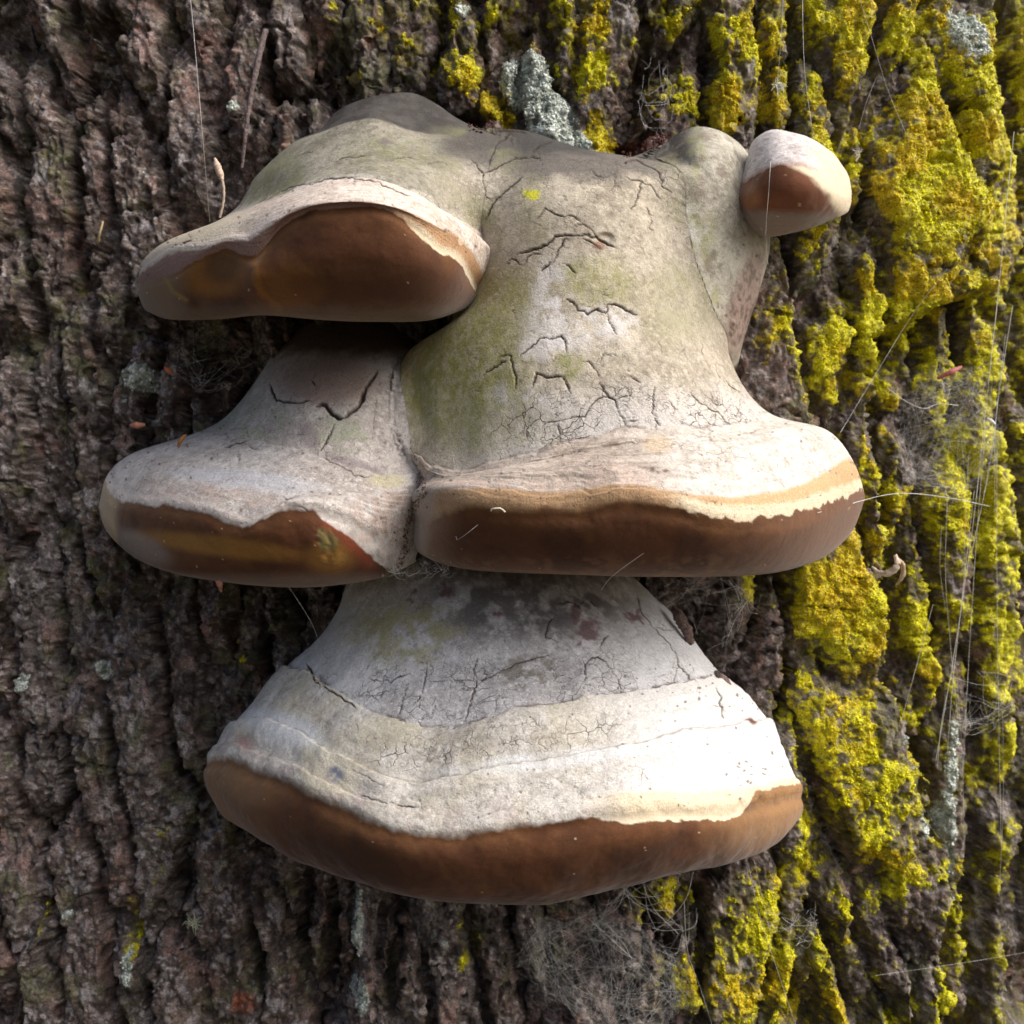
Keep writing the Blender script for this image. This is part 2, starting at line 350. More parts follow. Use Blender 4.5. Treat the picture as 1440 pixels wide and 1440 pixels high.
    red = np.zeros_like(X)
    for x, y, rx, ry, s in RED: red = np.maximum(red, s*(1-sst(.3, 1.3, ell(X, Y, x, y, rx, ry))))
    rm = np.clip(sst(.45, .75, .6*red+.4*n1)*1.0, 0, 1)
    hf += ym*(.9+1.2*(np.abs(fbm(p/6.5, 2, 21))))+pm*(1.0+1.6*np.abs(fbm(p/6., 2, 41)))
    # pigment
    def c(*v): return np.array(v)
    t1 = .5+.5*fbm(p/34., 3, 50); t2 = .5+.5*fbm(p/11., 3, 54, .65); t3 = .5+.5*fbm(p/5.6, 2, 58, .6)
    col = lerp(np.broadcast_to(c(.060, .040, .031), X.shape+(3,)), c(.215, .155, .130), sst(.3, .7, .4*t1+.6*t2))
    col = lerp(col, c(.185, .165, .16), .7*sst(.4, .75, rr[IDf, 1]*.5+.5*t1)*sst(.25, .6, t2))            # grey weathered plates
    col = lerp(col, c(.22, .13, .10), .7*sst(.55, .8, rr[IDf, 2]*.5+.5*t2))             # fresher rusty plates
    col = lerp(col, c(.46, .405, .385), .9*sst(.53, .66, t3*.55+.2*t2+.25*(.5+.5*fbm(p/22., 3, 59))))                     # pale flecks
    col = lerp(col, c(.030, .022, .018), .85*sst(.54, .68, (.5+.5*fbm(p/5., 3, 62, .7))))  # dark flecks
    col = lerp(col, c(.13, .135, .05), .75*sst(.52, .70, .5+.5*fbm(p/55., 4, 66))*sst(.3, .6, t2))   # green algae
    col = col*(.62+.5*(.5+.5*fbm(p/120., 2, 51)))[..., None]
    n4 = .5+.5*fbm(p/np.array([24., 24., 40.]), 4, 80, .6); n5 = .5+.5*fbm(p/np.array([40., 40., 70.]), 4, 84, .6)
    col = lerp(col, c(.40, .365, .37), .75*sst(.54, .70, n4)*sst(.35, .6, t2)*(.35+.65*expo))       # pale weathered film on the standing faces
    col = lerp(col, c(.30, .17, .14), .7*sst(.58, .74, n5)*sst(.3, .6, t2))                         # pinkish fresh bark
    col = lerp(col, c(.028, .020, .017), .75*sst(.56, .72, .5+.5*fbm(p/np.array([18., 18., 34.]), 4, 88, .6)))   # dark streaks
    col = lerp(col, c(.17, .145, .022)*(.6+.8*t2[..., None]), .72*om)                               # thin olive film round the lichen
    col = lerp(col, c(.34, .095, .045), rm*(.35+.65*sst(.4, .6, t2)))
    yg = sst(.25, .55, .5+.5*fbm(p/60., 3, 70)+.15*sst(1230, 1330, X)*sst(380, 500, Y)-.05)
    yc = lerp(lerp(np.broadcast_to(c(.60, .44, .006), X.shape+(3,)), c(.64, .60, .006), yg), c(.26, .22, .010), .6*sst(.52, .70, .5+.5*fbm(p/9., 3, 74)))
    yc = lerp(yc, c(.70, .66, .04), .6*sst(.58, .72, t3))
    col = lerp(col, yc, ym)
    pc_ = lerp(lerp(np.broadcast_to(c(.52, .60, .54), X.shape+(3,)), c(.72, .75, .70), t2), c(.16, .19, .16), .8*sst(.56, .7, .5+.5*fbm(p/7., 3, 78)))
    col = lerp(col, pc_, pm)
    V = (V+N0*(hf*.001)[..., None]).reshape(-1, 3)
    Nn = vnormals(V, Q)
    colf = col.reshape(-1, 3)
    # coarse log behind the relief
    na, nz_ = 96, 60; th = np.linspace(0, 2*np.pi, na+1); zz = np.linspace(-.2, 5.5, nz_)
    T, ZZ = np.meshgrid(th, zz); pp = np.stack([np.cos(T)*3, np.sin(T)*3, ZZ*2], -1)
    rad = R_T-.105+.03*fbm(pp*2.5, 3, 90)+.25*np.exp(-np.maximum(ZZ, 0)/.35)
    TV = np.stack([CX+rad*np.cos(T), CY+rad*np.sin(T), ZZ], -1).reshape(-1, 3)
    tc = lerp(np.broadcast_to(c(.07, .052, .042), TV.shape), c(.17, .14, .12), (.5+.5*fbm(TV*30, 4, 93)))
    trunk = mesh_obj('tree_trunk', TV, grid_quads(nz_, na+1), M_bark, col=tc)
    tag(trunk, 'huge furrowed tree trunk with brown bark and yellow lichen', 'tree trunk')
    # every ridge of bark is a piece of its own; the clefts between them stay one sheet
    fid = IDf.reshape(-1)[Q[:, 0]]; cleft = (prof.reshape(-1)[Q[:, 0]] < .05)
    fid = np.where(cleft, -1, fid)
    cnt = np.bincount(fid+1, minlength=len(AX)+1)
    # a ridge keeps only its largest connected patch
    fg = fid.reshape(nv-1, nu-1)
    for k in np.where((cnt[1:] >= 60))[0]:
        rws, cls = np.where(fg == k); r0, c0 = rws.min(), cls.min(); m = fg[r0:rws.max()+1, c0:cls.max()+1] == k
        lab = np.where(m, np.arange(m.size).reshape(m.shape)+1, 0)
        for _ in range(900):
            q = lab.copy()
            q[1:] = np.maximum(q[1:], lab[:-1]); q[:-1] = np.maximum(q[:-1], lab[1:]); q[:, 1:] = np.maximum(q[:, 1:], lab[:, :-1]); q[:, :-1] = np.maximum(q[:, :-1], lab[:, 1:])
            q[~m] = 0
            if (q == lab).all(): break
            lab = q
        best = np.bincount(lab[m]).argmax(); fg[r0:rws.max()+1, c0:cls.max()+1][m & (lab != best)] = -1
    fid = fg.reshape(-1); cnt = np.bincount(fid+1, minlength=len(AX)+1)
    keepers = [i for i in np.argsort(-cnt[1:])[:290] if cnt[i+1] >= 60]
    fid[~np.isin(fid, keepers)] = -1
    for k in [-1]+keepers:
        ids, q = sub(V, Q, fid == k)
        o = mesh_obj('cleft_bark' if k < 0 else 'bark_ridge', V[ids], q, M_bark, trunk, colf[ids], None, Nn[ids])
        if k < 0: o['kind'] = 'stuff'
    return X, Y, V.reshape(nv, nu, 3), Nn.reshape(nv, nu, 3), ym, pm, yc, pc_
BARK = build_bark()

# ------------------------------------------------------------------ bracket fungi
def wrap(g, inset=10, back=.07):
    """carry a contour round both ends into the trunk"""
    a, b = g[0], g[-1]
    return [(a[0]+inset, a[1]+2, a[2]-back)]+list(g)+[(b[0]-inset, b[1]+2, b[2]-back)]
class Loft:
    """surface through contours that run from one side of the bracket to the other, first contour at the top"""
    def __init__(self, guides, nu, seg, inset=10, back=.07):
        G = np.stack([resample(wrap(g, inset, back), nu) for g in guides])
        W = P(G[..., 0], G[..., 1], G[..., 2])
        K = len(guides); t = np.concatenate([[0], np.cumsum(np.sqrt(np.linalg.norm(np.diff(W, axis=0), axis=2).mean(1)))])
        vi = np.concatenate([np.linspace(k, k+1, seg[k], endpoint=False) for k in range(K-1)]+[[K-1]])
        self.V = spline(W, t, np.interp(vi, np.arange(K), t)); self.v = vi; self.nu = nu; self.nv = len(vi)
        self.vv = np.repeat(vi[:, None], nu, 1); self.uu = np.repeat(np.linspace(0, 1, nu)[None], self.nv, 0)
        self.Q = grid_quads(self.nv, nu)
        self.flip = False; self.nrm()
        m = self.N[(self.vv > .3*K) & (self.vv < .7*K)]
        if m[:, 1].mean() > 0: self.Q = self.Q[:, ::-1]; self.nrm()
        self.x, self.y = proj(self.V)
    fix = ()
    def nrm(self):
        self.N = vnormals(self.V.reshape(-1, 3), self.Q).reshape(self.V.shape)
        for m, n in self.fix: self.N = nz(lerp(self.N, n, m))
    def push(self, mm):
        self.V = self.V+self.N*(np.asarray(mm)*.001)[..., None]; self.nrm()
    def off(self, k, amp=0, sc=9., seed=0):
        """distance (photograph px, measured along the surface) below contour k; wavers by amp"""
        V = self.V; L = np.concatenate([np.zeros((1, self.nu)), np.cumsum(np.linalg.norm(np.diff(V, axis=0), axis=2), 0)])
        i = np.searchsorted(self.v, k); r = (L-L[i][None])/(PX*.8)
        if amp: r = r+amp*fbm(V/(PX*sc), 4, 300+seed, .55)
        return r
    def n(self, sc, o=4, s=0, g=.5): return .5+.5*fbm(self.V/(PX*sc), o, 500+s, g)
    def cracks(self, lst, vmax, depth=1.15):
        """cut cracks into the crust: each path is lifted on to the surface, then the vertices near it are sunk"""
        V = self.V.reshape(-1, 3); x, y = self.x.ravel(), self.y.ravel(); ok = np.where((self.vv.ravel() <= vmax) & (self.N.reshape(-1, 3)[:, 1] < -.05))[0]
        k2 = kdtree.KDTree(len(ok))
        for j, i in enumerate(ok): k2.insert((x[i], y[i], 0), j)
        k2.balance()
        sink = np.zeros(len(V)); dark = np.zeros(len(V)); r = random.Random(5)
        ext = []
        for pts, wd in lst:
            if wd >= 1.8:
                for _ in range(r.randint(2, 4)):
                    i = r.randrange(len(pts)-1); f = r.random(); a = r.uniform(0, 6.28)
                    q = [(pts[i][0]+(pts[i+1][0]-pts[i][0])*f, pts[i][1]+(pts[i+1][1]-pts[i][1])*f)]
                    for _ in range(r.randint(2, 3)): a += r.uniform(-.7, .7); st = r.uniform(4, 8); q.append((q[-1][0]+st*math.cos(a), q[-1][1]+st*math.sin(a)))
                    ext.append((q, r.uniform(.4, .9)))
        for pts, wd in list(lst)+ext:
            q = np.array(pts, float); L = np.concatenate([[0], np.cumsum(np.hypot(*np.diff(q, axis=0).T))])
            n = max(3, int(L[-1]/1.1)); u = np.linspace(0, L[-1], n)
            px, py = np.interp(u, L, q[:, 0]), np.interp(u, L, q[:, 1])
            jj = fbm(np.stack([u/7., np.full(n, r.random()*90)], -1), 3, 3); px = px+jj*2.8; py = py+np.roll(jj, 7)*2.8
            wv = wd*(.55+.9*noise(np.stack([u/13., np.full(n, r.random()*90)], -1), 4))*np.minimum(1, .35+np.minimum(u, L[-1]-u)/12)
            for a, b, ww in zip(px, py, wv):
                R = ww*.28+.62
                for co, j, dist in k2.find_range((a, b, 0), R):
                    i = ok[j]; f = max(0., 1-dist/R)
                    sink[i] = max(sink[i], f*(.5+.55*ww)*depth*.55); dark[i] = max(dark[i], min(1, f*2.4)*min(.97, .25+ww*.36))
        self.push(-sink.reshape(self.nv, self.nu))
        return dark.reshape(self.nv, self.nu)
    def emit(self, root, col, parts, craze=None):
        """parts: (name, v from, v to, material, label)"""
        V = self.V.reshape(-1, 3)-np.array(root.location); N = self.N.reshape(-1, 3); C = col.reshape(-1, 3); Z = np.clip(craze if craze is not None else np.full((self.nv, self.nu), .25), 0, 1).ravel()
        fv = self.vv.reshape(-1)[self.Q].min(1)
        for nm, a, b, m, lab in parts:
            ids, q = sub(V, self.Q, (fv >= a) & (fv < b))
            o = mesh_obj(nm, V[ids], q, m, root, C[ids], {'craze': Z[ids]}, N[ids])
            if lab: o['label'] = lab
def C3(*v): return np.array(v)
BROWN, BROWN2, TAN, CREAM = C3(.112, .041, .016), C3(.055, .020, .009), C3(.34, .19, .085), C3(.66, .56, .40)
WHITE, GREY, GREEN, MAUVE = C3(.74, .71, .68), C3(.40, .37, .345), C3(.26, .25, .105), C3(.42, .34, .32)
DARK = C3(.045, .028, .020)
def crust_base(L, lo, hi, s):
    """mottled crust between two pigments, with pores, dust and stains"""
    c = lerp(np.broadcast_to(np.array(lo), L.V.shape), hi, sst(.3, .7, .55*L.n(60, 4, s)+.45*L.n(12, 4, s+5, .6)))
    c = lerp(c, np.array(hi)*1.15, .6*sst(.52, .68, L.n(4.5, 3, s+9, .7)))
    c = lerp(c, np.array(lo)*.5, .5*sst(.57, .73, L.n(5.5, 3, s+13, .7)))
    c = c*(.86+.28*L.n(26, 3, s+17, .6))[..., None]
    return c
def shared(L):
    """crust of the zones where brackets have grown together; the same on both sides of a seam"""
    c = crust_base(L, (.275, .245, .195), (.43, .39, .32), 700)
    x, y = L.x, L.y
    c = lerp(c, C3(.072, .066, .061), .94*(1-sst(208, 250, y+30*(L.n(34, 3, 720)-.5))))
    return lerp(c, C3(.235, .235, .115), .45*sst(.45, .7, L.n(40, 3, 724)))
def specks(L, n, s, zone, r=(1.2, 2.6)):
    """scattered dirt specks of a few tenths of a millimetre up to a millimetre"""
    m = np.zeros((L.nv, L.nu)); rg = np.random.default_rng(s); idx = np.argwhere(zone)
    if not len(idx): return m
    for a, b in idx[rg.integers(0, len(idx), n)]:
        R = rg.uniform(*r); sl = np.s_[max(0, a-6):a+7, max(0, b-6):b+7]
        dd = np.hypot(L.x[sl]-L.x[a, b], (L.y[sl]-L.y[a, b])*rg.uniform(.7, 1.6)); m[sl] = np.maximum(m[sl], 1-sst(.5*R, R, dd))
    return m
def pores(L, edge, fade=60, s=0):
    """velvety brown pore layer: paler near its rim, darker further under"""
    e = L.off(edge)
    c = lerp(np.broadcast_to(BROWN, L.V.shape), BROWN2, .7*sst(.4, .7, L.n(70, 3, s+20)))
    c = lerp(c, C3(.165, .066, .024), .75*sst(.45, .75, L.n(45, 4, s+24)))
    c = lerp(c, C3(.25, .115, .045), .6*(1-sst(0, fade, e))*sst(.2, .7, L.n(40, 3, s+27)))
    return c*(.70*(.84+.32*L.n(5, 3, s+30, .65)))[..., None]

# --- lowest and largest bracket
def fungus_lowest():
    g = [[(500,785,0),(560,775,.02),(650,770,.03),(760,770,.03),(850,785,.02),(905,825,0)],
     [(478,855,.01),(520,850,.045),(600,845,.07),(700,842,.08),(800,845,.075),(880,855,.05),(950,872,.01)],
     [(440,908,.015),(490,920,.06),(570,935,.095),(660,940,.11),(760,930,.11),(850,915,.095),(930,905,.06),(985,917,.015)],
     [(405,940,.02),(440,950,.05),(475,975,.085),(520,1000,.112),(560,1012,.125),(620,1024,.135),(660,1018,.138),(720,1000,.138),(780,992,.136),(830,980,.13),(880,975,.12),(940,965,.095),(985,955,.06),(1018,958,.02)],
     [(332,1018,.025),(370,1010,.06),(420,1030,.095),(480,1066,.13),(540,1090,.15),(590,1103,.157),(650,1090,.16),(720,1077,.16),(800,1065,.157),(880,1048,.148),(960,1030,.125),(1030,1020,.08),(1078,1012,.025)],
     [(293,1068,.03),(320,1066,.06),(360,1082,.09),(400,1095,.115),(440,1118,.14),(480,1136,.155),(530,1156,.168),(590,1172,.175),(640,1174,.178),(700,1165,.18),(760,1158,.18),(840,1148,.178),(920,1140,.17),(1000,1140,.145),(1070,1128,.10),(1110,1118,.06),(1127,1115,.03)],
     [(287,1092,.03),(310,1110,.065),(350,1130,.1),(410,1150,.13),(470,1175,.155),(540,1200,.172),(620,1215,.18),(700,1215,.184),(780,1208,.184),(860,1195,.18),(940,1182,.168),(1010,1175,.145),(1075,1160,.10),(1115,1148,.06),(1129,1140,.03)],
     [(297,1122,.025),(315,1150,.05),(365,1180,.085),(430,1212,.115),(490,1234,.138),(560,1256,.152),(630,1267,.158),(700,1271,.16),(770,1269,.16),(830,1256,.157),(900,1240,.15),(970,1224,.135),(1035,1210,.105),(1080,1193,.07),(1108,1168,.04)],
     [(330,1110,0),(400,1150,.03),(500,1185,.06),(620,1200,.07),(760,1200,.07),(900,1180,.06),(1020,1150,.03),(1085,1130,0)],
     [(380,1080,-.05),(500,1120,-.04),(650,1130,-.03),(800,1130,-.03),(950,1100,-.04),(1050,1080,-.05)]]
    L = Loft(g, 560, [24, 60, 66, 70, 70, 50, 50, 16, 8])
    x, y = L.x, L.y
    led = L.off(3, 7, 14, 1); ring = L.off(4, 8, 30, 2); lip = L.off(5, 5, 22, 3)
    mm = 2.2*(L.n(120, 3, 1)-.5)*2+.9*(L.n(30, 3, 2)-.5)*2+.35*(L.n(8, 3, 3)-.5)
    mm += 3.2*sst(-1, 4, led)*(1-sst(20, 95, led))                     # the ledge where new growth laps over the old crust
    mm += 2.8*sst(-1.5, 3, ring)*(1-sst(8, 50, ring)); rg3 = L.off(5, 6, 24, 6)+24; mm += 1.4*sst(-1.5, 2.5, rg3)*(1-sst(4, 20, rg3))
    sw = ((led+26*L.n(80, 2, 4))/19.) % 1.; mm += .55*(sst(0, .3, sw)-sw)*sst(10, 30, led)*sst(420, 560, x)*(1-sst(-20, -4, lip))
    mm += 1.5*np.exp(-((lip+7)/8)**2)-1.2*np.exp(-((lip-10)/9)**2)     # rolled lip
    L.push(mm)
    yield L
    CR = [([(432,932),(438,945),(450,965),(460,970),(475,980),(490,990),(505,1000)],3),([(520,955),(535,957),(550,957),(560,952),(575,948)],1.8),
     ([(600,930),(599,950),(595,965),(590,980),(583,990)],2),([(671,925),(667,940),(670,955),(665,975),(658,1000),(652,1015)],2.2),
     ([(672,955),(690,952),(705,943),(720,937),(740,928),(755,922),(770,920)],1.8),([(780,865),(772,875),(767,890),(768,895),(785,902)],2),
     ([(785,848),(800,846),(815,852),(825,845),(837,854)],2),([(855,895),(848,900),(843,912)],2.4),
     ([(823,958),(823,945),(822,935),(830,926),(840,923),(852,930),(862,945),(872,955),(873,975)],2),([(820,960),(823,980)],1.6),
     ([(897,838),(900,858),(912,875),(925,890),(940,905),(952,925),(955,938),(968,950),(975,965)],1.8),([(920,882),(935,886),(948,887)],1.8),([(952,935),(948,970)],1.2),
     ([(557,930),(555,950)],1.2),([(575,958),(565,985),(558,1010)],1.4),([(615,985),(608,1000),(604,1015)],1.3),([(635,960),(632,985)],1),([(540,965),(530,985)],1),
     ([(600,958),(625,955),(650,957),(668,956)],1.2),([(520,930),(515,945)],1),([(705,975),(710,995)],1),([(500,1088),(520,1098),(545,1112)],1.1),
     ([(505,1118),(530,1128),(560,1135),(590,1138)],1.5),([(593,1120),(594,1145)],1.3),([(560,1098),(575,1103),(592,1104),(605,1100)],1.2),
     ([(618,1024),(628,1027),(640,1023)],4),([(1003,972),(1008,985),(1012,1000),(1016,1012)],3)]
    dk = L.cracks(CR, 5)
    old = 1-sst(-3, 3, led)
    c = crust_base(L, (.44, .425, .425), (.64, .63, .63), 0); c = lerp(c, C3(.64, .65, .67), .7*np.maximum(sst(820, 930, x), 1-sst(470, 540, x)))
    new = crust_base(L, (.50, .465, .405), (.70, .67, .62), 40); bnd = .5+.5*np.sin(led/5.2+5*L.n(70, 2, 41)); new = new*(.90+.16*bnd*L.n(26, 3, 42)+.06*sst(900, 1050, x))[..., None]
    new = lerp(new, C3(.62, .57, .42), .6*sst(.45, .7, L.n(70, 3, 44))*(1-sst(700, 900, x)))
    new = lerp(new, C3(.74, .77, .80), .7*blob(x, y, 400, 1025, 70, 26, .35)+.6*blob(x, y, 780, 1070, 170, 16, -.12))
    new = lerp(new, C3(.66, .66, .665), .75*sst(780, 960, x)); c = lerp(new, c, old)  # right side whitened in the pigment, imitating the strong light there
    mot = blob(x, y, 735, 850, 170, 55)*sst(.38, .6, L.n(22, 4, 50, .6))
    c = lerp(c, C3(.17, .155, .155), .9*mot*old)
    c = lerp(c, C3(.20, .175, .13), .7*old*blob(x, y, 745, 945, 60, 28)*sst(.4, .6, L.n(9, 3, 52)))
    c = lerp(c, C3(.38, .36, .17), .75*old*blob(x, y, 570, 890, 95, 48)*sst(.3, .65, L.n(16, 3, 54)))
    c = lerp(c, C3(.20, .17, .15), .8*old*(1-sst(800, 840, y))*sst(.35, .6, L.n(10, 3, 56)))
    c = lerp(c, C3(.20, .12, .13), .9*old*np.maximum.reduce([blob(x+26*(L.n(9, 3, 63)-.5), y+26*(L.n(9, 3, 67)-.5), *q) for q in ((628,833,10,12),(575,840,8,8),(808,862,12,14),(700,862,10,7),(823,888,20,16),(890,868,16,9))]))
    # hair-fine crazing of the pale zone
    zone = blob(x, y, 690, 1045, 190, 28, -.1)+.7*blob(x, y, 520, 1050, 90, 20, .4)+.5*blob(x, y, 800, 1110, 150, 25, -.2)
    rg2 = L.off(4, 7, 26, 5)+34; rg3 = L.off(5, 6, 24, 6)+24
    for q, a_ in ((ring, .55), (rg2, .35), (rg3, .45)): c = lerp(c, C3(.25, .205, .16), a_*np.exp(-((q+2)/2.4)**2)*sst(.38, .62, L.n(30, 3, 65))*sst(4, 14, led))  # ring edges darkened, groove shade drawn into the crust colour
    c = lerp(c, C3(.40, .36, .28), .5*sst(.45, .7, L.n(40, 3, 68))*blob(x, y, 600, 1062, 260, 40, -.05)*sst(0, 10, led))
    c = lerp(c, C3(.13, .15, .25), .85*blob(x, y, 474, 1092, 13, 11)*sst(.25, .5, L.n(6, 3, 58)))
    c = lerp(c, MAUVE, .6*sst(-60, -10, lip)*(1-sst(600, 1000, x))*sst(.4, .7, L.n(14, 3, 60)))
    c = lerp(c, C3(.46, .30, .27), .8*blob(x, y, 345, 1045, 16, 10, .6))
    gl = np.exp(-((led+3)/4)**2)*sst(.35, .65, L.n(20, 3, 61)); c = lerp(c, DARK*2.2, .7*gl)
    # pore layer
    pr = pores(L, 5, 70, 0)
    pr = lerp(pr, TAN*.95, .85*sst(960, 1110, x+30*(L.n(20, 3, 62)-.5))*(1-sst(40, 110, L.off(5))))
    pr = lerp(pr, C3(.30, .17, .08), .5*(1-sst(300, 420, x)))
    right = sst(800, 900, x); cb = 14*right+6*(L.n(10, 3, 64)-.5)-30*sst(1040, 1060, x)*right
    c = lerp(c, CREAM*1.02, right*sst(-34, -20, lip))
    c = lerp(c, pr, sst(-1, 1, (lip-cb-(3*(L.n(5, 3, 66)-.5)))/(1.6+5*(1-sst(640, 860, x)))))
    sp = specks(L, 150, 3, (L.vv > 2.5) & (L.vv < 5) & (x > 640)); sp = np.maximum(sp, specks(L, 26, 4, blob(x, y, 1050, 1085, 30, 22) > .4, (1.5, 3)))
    c = lerp(c, C3(.10, .08, .07), .85*sp)
    c = lerp(c, C3(.14, .06, .04), blob(x, y, 1054, 1016, 7, 7))
    c = lerp(c, C3(.5, .4, .28), .8*specks(L, 20, 5, (L.vv > 5.1) & (L.vv < 6.6), (.8, 1.3)))
    c = lerp(c, DARK, dk)
    root = empty('bracket_fungus', tuple(P(700, 900, -.03)))
    tag(root, 'largest pale grey bracket fungus, lowest of the cluster, with broad brown rim', 'bracket fungus')
    L.emit(root, c, [('old_crust', 0, 3, M_crust, 'grey cracked old crust'), ('growth_ring', 3, 4, M_crust, None), ('growth_ring', 4, 5, M_crust, None),
                     ('pore_layer', 5, 99, M_pore, 'smooth brown velvety pore layer')], .12+.42*old*sst(900, 960, y)+.8*np.clip(zone, 0, 1)+.12*old)
